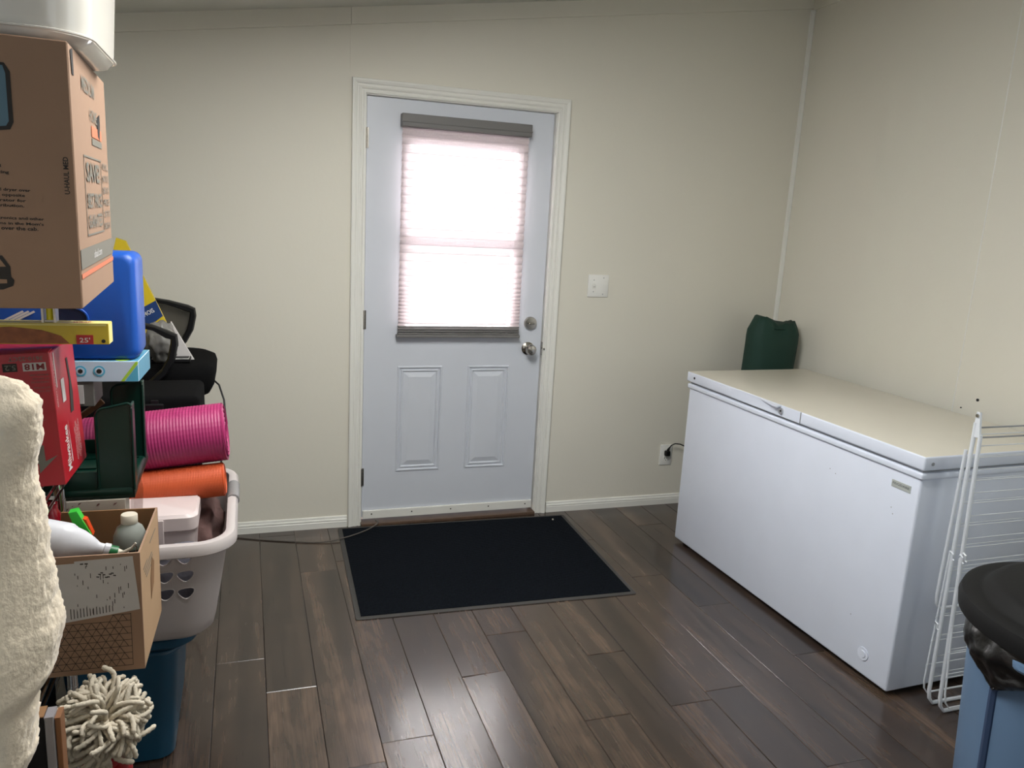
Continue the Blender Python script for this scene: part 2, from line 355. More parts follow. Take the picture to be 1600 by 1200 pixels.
for r in range(-11, 15):
    xa, xb = max(ex(r), XL + .001), min(ex(r + 1), XR - .001)
    if xb - xa < 0.01: continue
    y = ends.get(r, -.7) + 3 * LEN
    while y > YF:
        ya, yb = max(y - LEN, YF + .001), min(y, -0.001); y -= LEN
        if yb - ya < 0.02: continue
        g = 0.0007; ch = 0.0016; dz = random.uniform(-.00025, .00025)
        b = B(); hx, hy = (xb - xa) / 2 - g, (yb - ya) / 2 - g
        t = [random.uniform(-.0003, .0003) for _ in range(4)]
        if r == 1 and yb < -1.3 and yb > -1.5: t = [-.0024, .0022, .0022, -.0024]
        lo = [(-hx, -hy, -.0034), (hx, -hy, -.0034), (hx, hy, -.0034), (-hx, hy, -.0034)]
        mid = [(p[0], p[1], -.0012 + dz + t[i]) for i, p in enumerate(lo)]
        top = [(p[0] * (hx - ch) / hx, p[1] * (hy - ch) / hy, dz + t[i]) for i, p in enumerate(lo)]
        loft(b, [lo, mid, top]); o = obj('plank', b, FLOOR, floor, loc=((xa + xb) / 2, (ya + yb) / 2, 0))
b = B(); box(b, 0.0, 0.925, -.030, .10, 0, .016, .003); struct(obj('trim_6', b, THR))       # worn wooden sill

# ------------------------------------------------------------------ DOOR
prof = [(0.0, 0.0), (0.0, -.009), (.004, -.011), (.010, -.011), (.013, -.008), (.018, -.008), (.022, -.012), (.028, -.0135), (.034, -.0115), (.039, -.0115), (.043, -.015), (.054, -.018), (.060, -.018), (.063, -.014), (.063, 0)]
X0, X1, ZT = -.001, .926, 2.065
b = B(); loops = []
for (cx, cz, ox, oz) in ((X0, 0, -1, 0), (X0, ZT, -1, 1), (X1, ZT, 1, 1), (X1, 0, 1, 0)):
    loops.append([(cx + ox * u, d, cz + oz * u) for u, d in prof])
loft(b, loops); bmesh.ops.recalc_face_normals(b, faces=b.faces); struct(obj('trim_7', b, TRIM))
b = B(); box(b, -.014, X0 + .004, -.001, TH, 0, ZT + .013); box(b, X1 - .004, .938, -.001, TH, 0, ZT + .013); box(b, -.014, .938, -.001, TH, ZT - .004, ZT + .013)
box(b, X0 + .004, X0 + .014, .058, TH, 0, ZT - .004); box(b, X1 - .014, X1 - .004, .058, TH, 0, ZT - .004); box(b, X0 + .004, X1 - .004, .058, TH, ZT - .014, ZT - .004)
struct(obj('trim_8', b, TRIM))                                                                  # jamb and stops
LX0, LX1, LZ0, LZ1, LY, LT = .006, .914, .035, 2.056, .010, .045
pans = ((.172, .397), (.529, .750)); PZ0, PZ1 = .270, .812
WX0, WX1, WZ0, WZ1 = .205, .738, 1.012, 1.862
b = B()
box(b, LX0, pans[0][0], LY, LY + LT, LZ0, LZ1)                    # hinge stile
box(b, WX1 + .012, LX1, LY, LY + LT, LZ0, LZ1)                   # lock stile
box(b, pans[0][0], WX1 + .012, LY, LY + LT, LZ0, PZ0); box(b, pans[0][0], WX1 + .012, LY, LY + LT, PZ1, WZ0); box(b, pans[0][0], WX1 + .012, LY, LY + LT, WZ1, LZ1)
box(b, pans[0][1], pans[1][0], LY, LY + LT, PZ0, PZ1); box(b, pans[0][0], WX0, LY, LY + LT, WZ0, WZ1); box(b, WX1, WX1 + .012, LY, LY + LT, WZ0, WZ1)
door = struct(obj('door_1', b, DOORP))
for xa, xb in pans:
    b = B(); rings = [(0, 0), (.003, -.004), (.008, -.0045), (.012, .003), (.017, .004), (.021, -.0015), (.026, -.0015), (.030, .005), (.056, -.002)]
    loft(b, [[(xa + i, LY + d, PZ0 + i), (xb - i, LY + d, PZ0 + i), (xb - i, LY + d, PZ1 - i), (xa + i, LY + d, PZ1 - i)] for i, d in rings], False, True)
    obj('panel', b, DOORP, door)
b = B()                                                        # glazing frame with meeting rail
fy0, fy1 = .004, .05
box(b, WX0 - .028, WX0, fy0, LY, WZ0 - .028, WZ1 + .028); box(b, WX1, WX1 + .028, fy0, LY, WZ0 - .028, WZ1 + .028); box(b, WX0, WX1, fy0, LY, WZ0 - .028, WZ0); box(b, WX0, WX1, fy0, LY, WZ1, WZ1 + .028)
box(b, WX0, WX1, .012, fy1, 1.385, 1.452)
obj('glazing_frame', b, DOORP, door)
for za, zb in ((WZ0, 1.385), (1.452, WZ1)):
    b = B(); box(b, WX0, WX1, .030, .034, za, zb); obj('pane', b, GLASS, door)
b = B(); box(b, LX0 + .004, LX1 - .002, -.002, LY, .030, .074, .003); sweep = obj('door_sweep', b, TRIM, door)
for k in range(5):
    b = B(); disc(b, (.055 + k * .205, -.002, .055), (0, -1, 0), .0035, .0015, 10); obj('screw', b, DARK, sweep)
kb = B()
def yl(bm, prof_, x, z, seg=28):       # lathe about the -y axis
    loft(bm, [[(x + r * math.cos(2 * PI * k / seg), -d, z + r * math.sin(2 * PI * k / seg)) for k in range(seg)] for r, d in prof_]); bmesh.ops.recalc_face_normals(bm, faces=bm.faces)
yl(kb, [(.033, -.010), (.033, -.004), (.028, 0), (.013, .004), (.013, .022), (.020, .028), (.0275, .038), (.0275, .050), (.022, .060), (.009, .063)], .843, .900)
kn = obj('door_knob', kb, NICKEL, door, smooth=True)
b = B(); yl(b, [(.008, .063), (.008, .066), (.005, .067)], .843, .900, 14); obj('lock_button', b, CHROME, kn)
b = B(); yl(b, [(.033, -.010), (.033, .000), (.030, .006), (.012, .007)], .849, 1.031); db = obj('deadbolt', b, NICKEL, door, smooth=True)
b = B(); box(b, .833, .865, -.022, -.006, 1.027, 1.035, .003); obj('thumb_turn', b, NICKEL, db)
b = B(); box(b, .915, .921, -.001, .022, .865, .935); box(b, .921, .930, -.016, -.011, .895, .905, .002); obj('strike_plate', b, NICKEL, door)
for z in (1.875, 1.04, .25):
    b = B(); tube(b, [(.002, .001, z - .045), (.002, .001, z + .045)], .0055, 10); box(b, .0, .014, .004, .011, z - .045, z + .045); obj('hinge', b, NICKEL, door, smooth=True)

# cellular blind hung on the door
BX0, BX1, BZ0, BZ1 = .163, .778, .985, 1.935
bl = thing('window_blind', 'pleated light-filtering blind with grey rails covering the door window', 'blind', (.47, -.02, 1.0))
bl_off = Vector((-.47, .02, -1.0))
def atp(o): o.location = bl_off; return o
b = B(); box(b, BX0 - .006, BX1 + .008, -.045, .000, 1.935, 1.992, .004); box(b, BX0 - .006, BX1 + .008, -.049, -.044, 1.955, 1.961); atp(obj('headrail', b, BLINDG, bl))
b = B()
zs = [BZ1 - .038 * i for i in range(18)]; z = zs[-1]
while z - .024 > BZ0 + .02: z -= max(.017, .034 - .003 * (len(zs) - 17)); zs.append(z)
zs.append(BZ0 + .008)
P = []
for i, z in enumerate(zs):
    P.append((-.017, z))
    if i < len(zs) - 1:
        n = 4; d = zs[i + 1] - z
        for k in range(1, n): P.append((-.017 - .009 * math.sin(PI * k / n), z + d * k / n))
V0 = [b.verts.new((BX0, y, z)) for y, z in P]; V1 = [b.verts.new((BX1, y, z)) for y, z in P]
for k in range(len(P) - 1): b.faces.new((V0[k], V0[k + 1], V1[k + 1], V1[k]))
atp(obj('pleated_fabric', b, BLIND, bl))
CREASE = mat('pleat_crease', (186, 176, 178), 0.9)
b = B()
for z in zs[1:-1]: box(b, BX0, BX1, -.0185, -.0155, z - .0009, z + .0009)
o = atp(obj('pleat_cords', b, CREASE, bl)); o['kind'] = 'stuff'
for k in range(4):
    b = B(); box(b, BX0 - .001, BX1 + .001, -.028, -.008, BZ0 - .010 + k * .011, BZ0 - .002 + k * .011, .002); atp(obj('stacked_pleat', b, BLINDG, bl))
b = B(); box(b, BX0 - .008, BX1 + .006, -.032, -.004, BZ0 - .026, BZ0 - .011, .003); atp(obj('bottom_rail', b, BLINDG, bl))

# ------------------------------------------------------------------ switch, outlet, wall screws
t = thing('light_switch', 'white double switch plate with one toggle on the wall right of the door', 'light switch', (1.208, 0, 1.23))
b = B(); box(b, -.0585, .0585, -.006, 0, -.0575, .0575, .003); obj('cover_plate', b, PLATE, t, smooth=True)
b = B(); box(b, -.034, -.018, -.0075, -.005, -.014, .014); obj('toggle_slot', b, TRIM, t)
b = B(); box(b, -.030, -.022, -.020, -.006, -.002, .010, .002); obj('toggle', b, PLATE, t)
for x, z in ((-.026, .030), (-.026, -.030), (.028, .042), (.028, -.042)):
    b = B(); disc(b, (x, -.0055, z), (0, -1, 0), .003, .001, 10); obj('screw', b, GASKET, t)
t = thing('power_outlet', 'white power outlet low on the wall left of the freezer', 'outlet', (1.703, 0, .292))
b = B(); box(b, -.038, .038, -.006, 0, -.06, .06, .003); obj('cover_plate', b, PLATE, t, smooth=True)
for z in (.020, -.022):
    b = B(); lathe(b, [(.0165, 0), (.0165, .0025)], seg=24); bmesh.ops.rotate(b, verts=b.verts, cent=(0, 0, 0), matrix=Matrix.Rotation(PI / 2, 3, 'X')); bmesh.ops.translate(b, verts=b.verts, vec=(0, -.0055, z))
    s_ = obj('socket', b, TRIM, t)
    b = B(); box(b, -.0075, -.0055, -.0092, -.0078, z - .001, z + .008); box(b, .0055, .0075, -.0092, -.0078, z - .001, z + .007); disc(b, (0, -.0078, z - .008), (0, -1, 0), .0026, .0014, 10); obj('socket_holes', b, DARK, s_)
t = thing('appliance_cable', 'black plug and cable running from the wall outlet behind the freezer', 'cord', (1.703, -.008, .312))
b = B(); box(b, -.014, .014, -.026, 0, -.022, .008, .005); tube(b, [(0, -.014, .006), (.004, -.016, .020), (.010, -.018, .030)], [.008, .006, .0035], 10); obj('plug', b, BLACK, t, smooth=True)
b = B(); tube(b, [(.006, -.016, .022), (.016, -.022, .042), (.034, -.030, .053), (.06, -.04, .052), (.09, -.05, .04), (.14, -.06, .0), (.18, -.07, -.12), (.24, -.08, -.3), (.36, -.12, -.300)], .0034, 8); obj('cable', b, BLACK, t, smooth=True)
for (y, z, r) in ((-1.369, .9215, .006), (-1.297, .872, .003)):
    b = B(); disc(b, (XR - .0005, y, z), (-1, 0, 0), r, .003, 10); o = obj('wall_screw', b, BLACK)
    tag(o, 'larger black screw head in the right wall above the drying rack' if r > .004 else 'tiny black nail head in the right wall just above the freezer lid', 'screw')

# ------------------------------------------------------------------ door mat
t = thing('door_mat', 'charcoal ribbed carpet mat with grey rubber border on the floor before the door', 'mat', (-.1159, -.0306, 0), (0, 0, -.0305))
MW, ML = 1.1917, .9201
b = B(); loft(b, [rrect(MW / 2, -ML / 2, MW / 2, ML / 2, .012, .0008, 3), rrect(MW / 2, -ML / 2, MW / 2, ML / 2, .012, .003, 3), rrect(MW / 2, -ML / 2, MW / 2 - .003, ML / 2 - .003, .012, .0045, 3)]); obj('rubber_border', b, MATE, t)
b = B(); n = 88; e = .021; pitch = (ML - 2 * e) / n
for k in range(n):
    y = -e - k * pitch
    prism_pts = [(e, y, .004), (e, y - pitch * .2, .0085), (e, y - pitch * .75, .0085), (e, y - pitch, .004)]
    A = [b.verts.new(p) for p in prism_pts]; D = [b.verts.new((MW - e, p[1], p[2])) for p in prism_pts]
    for i in range(3): b.faces.new((A[i], A[i + 1], D[i + 1], D[i]))
    b.faces.new(A[::-1]); b.faces.new(D)
o = obj('carpet_ribs', b, MATC, t); o['kind'] = 'stuff'
b = B(); bmesh.ops.create_icosphere(b, subdivisions=1, radius=.005); o = obj('paper_crumb', b, CAPW, loc=(.985, -.143, .013)); tag(o, 'tiny white crumb lying on the charcoal mat near its back edge', 'crumb')

# ------------------------------------------------------------------ chest freezer
t = thing('chest_freezer', 'white chest freezer with a lock in the lid standing along the right wall', 'freezer', (1.4965, -.4807, 0), (0, 0, .0308))
D_, L_, H_ = .6992, 1.4031, .873
b = B(); box(b, 0.012, D_ - .01, -L_ + .012, -.012, .018, .806, .008, 3); obj('cabinet', b, FRZ, t, smooth=True)
b = B(); box(b, .004, D_ - .004, -L_ + .004, -.004, .792, .815, .006, 3); obj('cabinet_rim', b, FRZ, t, smooth=True)
b = B(); box(b, .016, D_ - .016, -L_ + .016, -.016, .812, .830); obj('gasket', b, GASKET, t)
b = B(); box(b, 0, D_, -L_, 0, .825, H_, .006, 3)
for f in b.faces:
    if f.normal.z > 0.9: f.material_index = 1  # top face takes the warm-lit copy of the enamel
lid = obj('lid', b, FRZ, t, smooth=True, mat2=FRZ_LIT)
b = B()                                                        # raised handle lip on the lid front
prism(b, [(-.0015, -.36, .870), (-.0015, -.812, .872), (-.0015, -.812, .828), (-.0015, -.36, .828)], (.004, 0, 0))
obj('handle_strip', b, FRZ, t)
b = B()
prism(b, [(.0, -.56, .872), (.0, -.695, .872), (-.026, -.695, .869), (-.006, -.58, .871)], (0, 0, -.006)); obj('lid_handle', b, FRZ, t)
b = B(); box(b, -.003, .001, -.8135, -.8115, .827, .872); obj('strip_joint', b, GASKET, t)
def xdisc(x, y, z, r, h, m, name, seg=20, par=t):
    b = B(); disc(b, (x, y, z), (-1, 0, 0), r, h, seg); return obj(name, b, m, par, smooth=True)
lk = xdisc(-.001, -.700, .850, .0135, .006, CHROME, 'lock'); xdisc(-.007, -.700, .850, .004, .001, DARK, 'keyhole', par=lk)
xdisc(0, -.065, .850, .006, .0015, DARK, 'screw_hole')
b = B(); disc(b, (.035, -L_, .848), (0, -1, 0), .006, .002, 14); obj('side_screw', b, GASKET, t, smooth=True)
b = B(); box(b, .010, .0122, -1.357, -1.278, .733, .757); bd = obj('badge', b, SILVER, t)
text('badge_lettering', 'FRIGIDAIRE', bd, (.0096, -1.283, .743), (0, -1, 0), (0, 0, 1), .069, .008, GREYTXT, .01)
d = xdisc(.012, -1.272, .098, .024, .003, FRZ, 'drain_plug', 28); xdisc(.009, -1.272, .098, .013, .002, FRZ, 'drain_cap', 20, par=d)
for (y, z) in ((-.99, .70), (-1.02, .69), (-1.19, .21), (-1.30, .64), (-1.29, .66)):
    xdisc(.0123, y, z, .0022, .0006, GASKET, 'scuff', 8)
for x in (.06, D_ - .06):
    for y in (-.06, -L_ + .06):
        b = B(); tube(b, [(x, y, 0), (x, y, .022)], .02, 12); obj('foot', b, BLACK, t)

# green carry bag in the corner
t = thing('carry_bag', 'dark green drawstring carry bag standing in the corner behind the freezer', 'bag', (2.12, -.24, 0))
b = B(); loops = []
for i in range(33):
    f = i / 32; z = 1.10 * f; hx = .145 - .012 * (1 - f); hy = .085
    if f > .93: hx *= 1 - .22 * ((f - .93) / .07) ** 1.2; hy *= 1 - .35 * ((f - .93) / .07)
    lp = []
    for k in range(48):
        a = 2 * PI * k / 48; c_, s_ = math.cos(a), math.sin(a)
        rf = 1 + .035 * math.sin(a * 13) * max(0, (f - .86) / .14) + .02 * math.sin(a * 3 + z * 9)
        px = hx * (abs(c_) ** .65) * (1 if c_ > 0 else -1) * rf; py = hy * (abs(s_) ** .8) * (1 if s_ > 0 else -1) * rf
        sag = -.035 * max(0, (f - .9) / .1) * (math.exp(-((px - .0) / .05) ** 2)) + .012 * max(0, (f - .9) / .1) * math.sin(px * 60)
        lp.append((px + .02 * f, py, z + sag - .10 * px * f))
    loops.append(lp)
loft(b, loops); obj('bag_body', b, GREENF, t, smooth='all')
b = B(); tube(b, [(.02 + .128 * (abs(math.cos(a)) ** .65) * (1 if math.cos(a) > 0 else -1), .066 * math.sin(a), 1.055 - .012 * math.cos(a)) for a in [2 * PI * k / 40 for k in range(40)]], .0035, 6, closed=True); obj('drawstring', b, GREENF, t, smooth=True)

# ------------------------------------------------------------------ folded drying rack
t = thing('drying_rack', 'folded white wire clothes drying rack leaning upright against the freezer end', 'drying rack', (1.66, -1.95, 0))
def frame(name, yt, zt, yb, zb, r, w_, u=True, top=False):
    q = lambda x, z: (x, (yb + (yt - yb) * (z - zb) / (zt - zb)) + 1.95, z)
    pts = [q(0, zt), q(0, zb + .05), q(.006, zb + .02), q(.022, zb), q(w_ - .022, zb), q(w_ - .006, zb + .02), q(w_, zb + .05), q(w_, zt)]
    b = B(); tube(b, pts, r, 8); o = obj(name, b, WIRE, t, smooth=True); return o, q
R = [frame('tube_frame', -1.920, .905, -1.908, .34, .0055, .56), frame('tube_frame', -1.938, 1.000, -1.945, .008, .0065, .58), frame('tube_frame', -1.962, .965, -1.992, .008, .0065, .58), frame('wing_frame', -1.930, .560, -1.918, .03, .0032, .56), frame('wing_frame', -1.968, .550, -2.010, .03, .0032, .30)]
for i, (z0, z1, st, w_) in enumerate(((.40, .88, .078, .56), (.10, .96, .0775, .58), (.14, .93, .0775, .58), (.09, .5, .09, .56), (.12, .5, .09, .30))):
    o, q = R[i]; z = z1
    while z > z0:
        b = B(); tube(b, [q(-.006, z), q(w_ + .004, z)], .0018 if i else .0016, 6); obj('cross_wire', b, WIRE, o); z -= st
b = B(); prism(b, [(-.004, .012, 1.035), (-.004, .000, 1.035), (-.004, -.012, .955), (-.004, .016, .955)], (.008, 0, 0)); br = obj('hinge_bracket', b, WIRE, t)
b = B(); disc(b, (-.004, .006, 1.024), (-1, 0, 0), .0055, .004, 12); obj('rivet', b, NICKEL, br)
b = B(); tube(b, [(0, .006, 1.0), (.004, .004, .985), (.58, .004, .985)], .0028, 8); obj('top_bar', b, GASKET, t, smooth=True)
b = B(); tube(b, [(0, -.004, .965), (.004, -.006, .955), (.58, -.006, .955)], .0028, 8); obj('top_bar', b, GASKET, t, smooth=True)
for y, z in ((.016, .555), (-.02, .56), (-.03, .57), (.026, .30)):
    b = B(); tube(b, [(-.004, y, z), (-.008, y - .006, z + .008), (-.008, y - .014, z + .002), (-.006, y - .014, z - .014), (-.006, y - .02, z - .018)], .003, 6); obj('wire_hook', b, WIRE, t, smooth=True)

# ------------------------------------------------------------------ trash can
CX, CY = 1.400, -2.600
t = thing('trash_can', 'blue-grey round trash can with black lid beside the drying rack', 'trash can', (CX, CY, 0))
b = B(); lathe(b, [(.02, 0), (.238, 0), (.243, .01), (.262, .35), (.280, .655), (.288, .66), (.288, .685), (.280, .69)], seg=64); obj('can_body', b, CANB, t, smooth=True)
def cr(z): return .243 + (.280 - .243) * (z - .01) / .645
def arcpt(a, z, off=0.0): r = cr(z) + off; return (r * math.cos(a), r * math.sin(a), z)
AH = math.radians(211)
for A_ in (AH, AH + PI):
    b = B(); pts = []                                          # recessed panel outline, a raised rib running round a rounded rectangle
    ha = .72
    path = [(-ha - .03, .06), (-ha, .53), (-ha + .03, .565), (-ha + .10, .585), (0, .59), (ha - .10, .585), (ha - .03, .565), (ha, .53), (ha + .03, .06)]
    for (a0, z0), (a1, z1) in zip(path, path[1:]):
        for k in range(6): f = k / 6; pts.append(arcpt(A_ + a0 + (a1 - a0) * f, z0 + (z1 - z0) * f, -.004))
    tube(b, pts, .012, 8); obj('panel_rib', b, CANL, t, smooth=True)
    b = B(); n = 24; ha = .57                                  # moulded handle
    out = [arcpt(A_ - ha + 2 * ha * k / n, .60, .034 * min(1, math.sin(PI * k / n) * 6)) for k in range(n + 1)]
    loopz = []
    for k in range(n + 1):
        a = A_ - ha + 2 * ha * k / n; e = .034 * min(1, math.sin(PI * k / n) * 6)
        loopz.append([arcpt(a, .652, -.004), arcpt(a, .648, e), arcpt(a, .636, e + .003), arcpt(a, .630, e), arcpt(a, .636, -.004)])
    loft(b, loopz); bmesh.ops.recalc_face_normals(b, faces=b.faces); obj('handle', b, CANB, t, smooth=True)
b = B(); lathe(b, [(.295, .664), (.312, .664), (.315, .690), (.309, .708), (.296, .714), (.276, .712), (.262, .716), (.245, .738), (.225, .746), (.12, .752), (.001, .753)], seg=72, cap=False); lo = obj('lid', b, LIDB, t, smooth=True)
b = B(); tube(b, [(.04, -.14, .75), (.04, -.13, .772), (.04, .13, .772), (.04, .14, .75)], .014, 10); obj('lid_grip', b, LIDB, lo, smooth=True)
b = B(); AB = math.radians(171); loops = []                    # black bag bulging out under the lid
for i in range(15):
    f = i / 14; lp = []
    for k in range(26):
        g = k / 25 * 2 - 1
        wdt = .50 * (1 - f ** 1.7) ** .5 + .03
        a = AB + g * wdt; zz = .668 - .135 * f * (1 - .25 * g * g); r = .286 + .032 * math.sin(PI * min(1, f * 1.0 + .12)) * (1 - g * g) ** .5
        nn = noise.noise(Vector((a * 9, zz * 30, 3.1))) * .010 + noise.noise(Vector((a * 25, zz * 80, 1.1))) * .004
        r += nn * (1 - g * g); lp.append((r * math.cos(a), r * math.sin(a), zz))
    loops.append(lp)
R_ = [[b.verts.new(p) for p in lp] for lp in loops]
for A, D in zip(R_, R_[1:]):
    for k in range(25): b.faces.new((A[k], A[k + 1], D[k + 1], D[k]))
o = obj('bin_bag', b, BAGB, t, smooth='all')

# ------------------------------------------------------------------ LEFT STACK
# wire shelf rack
t = thing('wire_shelf', 'chrome wire shelf unit at the left carrying the boxes', 'shelf', (-1.2, -2.1, 0))
SX0, SX1, SY0, SY1 = -.24, .285, -.42, .26
for x, y in ((SX0 + .01, SY0 + .01), (SX0 + .01, SY1 - .03), (SX1 - .012, SY0 + .01), (SX1 - .012, SY1 - .03)):
    b = B(); tube(b, [(x, y, 0), (x, y, .955)], .0125, 14)
    for k in range(30): tube(b, [(x, y, .02 + k * .031), (x, y, .0225 + k * .031)], .0133, 14)
    obj('post', b, CHROME, t, smooth=True)
for z in (.15, .598, .952):
    yy1 = SY1 + (.09 if z == .598 else 0)
    b = B()
    for y in (SY0, yy1): tube(b, [(SX0, y, z - .004), (SX1, y, z - .004)], .0035, 6); tube(b, [(SX0, y, z - .03), (SX1, y, z - .03)], .003, 6)
    for x in (SX0, SX1): tube(b, [(x, SY0, z - .004), (x, yy1, z - .004)], .0035, 6); tube(b, [(x, SY0, z - .03), (x, yy1, z - .03)], .003, 6)
    k = SX0 + .02
    while k < SX1: tube(b, [(k, SY0, z), (k, yy1, z)], .0018, 6); k += .022
    obj('wire_tier', b, CHROME, t, smooth=True)

# red tool box, standing upside down on the top shelf
t = thing('tool_carton', 'red tool carton standing upside down under the foil box', 'box', (-.890, -1.975, .957), (0, -.055, -.03))
RW, RD, RH = .36, .195, .283
b = B(); box(b, -RW, 0, 0, RD, 0, RH, .0015, 1); rb = obj('carton', b, REDB, t)
eps = -.0008
text('lettering', '3610-22CT', rb, (-.012, eps, RH - .006), (-1, 0, 0), (0, 0, -1), .062, .009, INKG, .01)
b = B(); prism(b, [(-.008, eps, RH - .019), (-.050, eps, RH - .019), (-.050, eps, RH - .036), (-.008, eps, RH - .036)], (0, -.0003, 0)); obj('label_patch', b, LABW, rb)
text('lettering', 'M18', rb, (-.011, eps * 2, RH - .021), (-1, 0, 0), (0, 0, -1), .036, .013, DRED, .03)
b = B(); prism(b, [(-.060, eps, RH - .019), (-.086, eps, RH - .019), (-.086, eps, RH - .036), (-.060, eps, RH - .036)], (0, -.0003, 0)); obj('label_patch', b, INK, rb)
text('lettering', '5.2', rb, (-.062, eps * 2, RH - .022), (-1, 0, 0), (0, 0, -1), .020, .011, INKG, .02)
for i, (s, wd) in enumerate((('BRUSHLESS LASER', .034), ('KIT INCLUDES', .030), ('CHARGER AND BAG', .033), ('BATTERY PACK', .030), ('ONE TOOL', .022))):
    text('lettering', s, rb, (-.006, eps, RH - .043 - i * .0075 - (i > 2) * .004), (-1, 0, 0), (0, 0, -1), wd, .0036, INKG)
def bolt(px, pz, sc):
    return [(px + x * sc, eps * 1.5, pz + z * sc) for x, z in ((0, 1.0), (.22, 1.0), (.22, .42), (.62, .62), (.0, 0.0), (.0, .35), (-.5, .1), (-.45, .18), (0, .55))]
b = B(); prism(b, bolt(-.045, .030, .06), (0, -.0004, 0)); obj('printed_bolt', b, INKG, rb)
b = B(); prism(b, [(-.018, eps, .145), (-.06, eps, .132), (-.075, eps, .124), (-.06, eps, .129)], (0, -.0004, 0)); obj('printed_streak', b, INKG, rb)
ex_ = .0008
text('lettering', 'Milwaukee', rb, (ex_, .062, .018), (0, 0, 1), (0, -1, 0), .098, .030, WHITEI, .012)
b = B(); prism(b, [(ex_, .069, .030), (ex_, .074, .030), (ex_, .071, .122)], (.0004, 0, 0)); obj('printed_streak', b, WHITEI, rb)
b = B(); box(b, .0004, .0012, .055, .080, .165, .215); obj('label_patch', b, LABW, rb)
b = B(); box(b, .0004, .0012, .022, .026, .205, RH - .004); obj('printed_rule', b, WHITEI, rb)
for i, (s, y) in enumerate((('GREEN LASER LEVEL', .012),)):
    text('lettering', s, rb, (ex_, y + .006, .165), (0, 0, 1), (0, -1, 0), .10, .005, WHITEI)
for i, (s, z0, y) in enumerate((('ROTATING HEAD  LASER', .02, .120), ('INCLUDES CASE', .03, .132), ('M18 COMPATIBLE', .02, .144), ('USE AND CARE', .03, .156))):
    text('lettering', s, rb, (ex_, y, z0), (0, 0, 1), (0, -1, 0), .075, .006, WHITEI)
b = B(); prism(b, [(ex_, .105, .13), (ex_, .13, .13), (ex_, .14, .17), (ex_, .128, .25), (ex_, .115, .25), (ex_, .122, .2)], (.0005, 0, 0)); obj('printed_tool', b, INK, rb)
b = B(); prism(b, [(-RW, .0, RH - .001), (-.002, .0, RH - .001), (-.005, .045, RH + .0008), (-RW, .045, RH + .0008)], (0, 0, .0012)); obj('top_flap', b, REDB, t)

# aluminium foil box
t = thing('foil_box', 'long yellow wrap box marked 25 foot on top of the red carton', 'box', (-.8, -1.935, 1.2495), (0, 0, -.03))
FW, FD, FH = .36, .040, .046
b = B(); box(b, -FW, 0, 0, FD, 0, FH - .003, .001, 1)
for f in b.faces:
    if f.normal.x > .9: f.material_index = 1
fb = obj('carton', b, YELLOW, t, mat2=YELLOWP)
b = B(); box(b, -.062, -.030, -.001, .0, .0004, .020, .0); pr_ = obj('red_patch', b, REDI, t); text('lettering', "25'", t, (-.056, -.0015, .004), (1, 0, 0), (0, 0, 1), .020, .0105, WHITEI, .012)
b = B(); prism(b, [(-.36, -.0008, .002), (-.075, -.0008, .002), (-.09, -.0008, .018), (-.125, -.0008, .030), (-.18, -.0008, .036), (-.26, -.0008, .032), (-.36, -.0008, .034)], (0, -.0003, 0)); obj('food_picture', b, FOOD, t)
b = B(); prism(b, [(-.36, -.0008, .0395), (-.004, -.0008, .0395), (-.004, -.0008, .0425), (-.36, -.0008, .0425)], (0, -.0003, 0)); obj('pale_edge_stripe', b, YELLOWP, t)
b = B(); box(b, -FW, -.001, 0.0, FD, FH - .0028, FH - .0016); obj('foil_strip', b, YELLOWP, t)
text('lettering', 'WRAP', t, (-.070, .006, FH - .0012), (1, 0, 0), (0, 1, 0), .034, .018, REDI, .01)
b = B(); disc(b, (-.011, 0, .007), (0, -1, 0), .004, .001, 12); obj('printed_dot', b, INK, t)

# small level on end, carrying the moving box
t = thing('spirit_vial', 'small clear upright holder with yellow vial between foil box and moving box', 'level', (-.911, -1.917, 1.2948))
b = B(); box(b, -.013, -.009, -.015, .015, 0, .0780); box(b, .009, .013, -.015, .015, 0, .0780); box(b, -.009, .009, -.006, .015, 0, .004); box(b, -.009, .009, -.015, .015, .074, .078); obj('holder', b, WHITEP, t)
b = B(); tube(b, [(0, 0, .004), (0, 0, .074)], .0068, 14); obj('yellow_vial', b, mat('vial_yellow', (228, 216, 40), .15), t, smooth=True)

# big moving box
t = thing('moving_box', 'large brown printed moving carton at the top of the left pile', 'box', (-.777, -2.322, 1.374), (0, 0, .041))
MB_, MH = .46, .411
b = B(); box(b, -MB_, 0, 0, MB_, 0, MH, .002, 1); cb = obj('carton', b, CARD, t)
b = B(); prism(b, [(.0006, .015, MH - .01), (.0006, .04, MH - .004), (.0006, .04, MH - .045), (.0006, .022, MH - .045)], (.0006, 0, 0)); obj('hand_hole', b, DARK, t)
b = B(); prism(b, [(.0008, .30, .325), (.0008, .345, .335), (.0008, .345, .315), (.0008, .33, .285), (.0008, .305, .292)], (.0005, 0, 0)); obj('hand_hole', b, DARK, t)
text('lettering', 'U-HAUL MED', t, (-.0085, -.0008, .182), (0, 0, 1), (-1, 0, 0), .057, .0075, INK, .02)
paras = [('printed on all', .219, -.100), ('sides for unpacking', .210, -.090), ('washer and dryer over', .184, -.063), ('load on the opposite', .176, -.071), ('side, refrigerator for', .168, -.070), ('weight distribution.', .160, -.073), ('Keep electronics and other', .141, -.047), ('fragile items in the Mom\'s', .133, -.048), ('attic area over the cab.', .126, -.056)]
for s_, z, xr in paras:
    wd = .0037 * len(s_)
    text('lettering', s_, t, (xr - wd, -.0008, z - .003), (1, 0, 0), (0, 0, 1), wd, .0058, INK, .02)
b = B()                                                     # printed truck outline
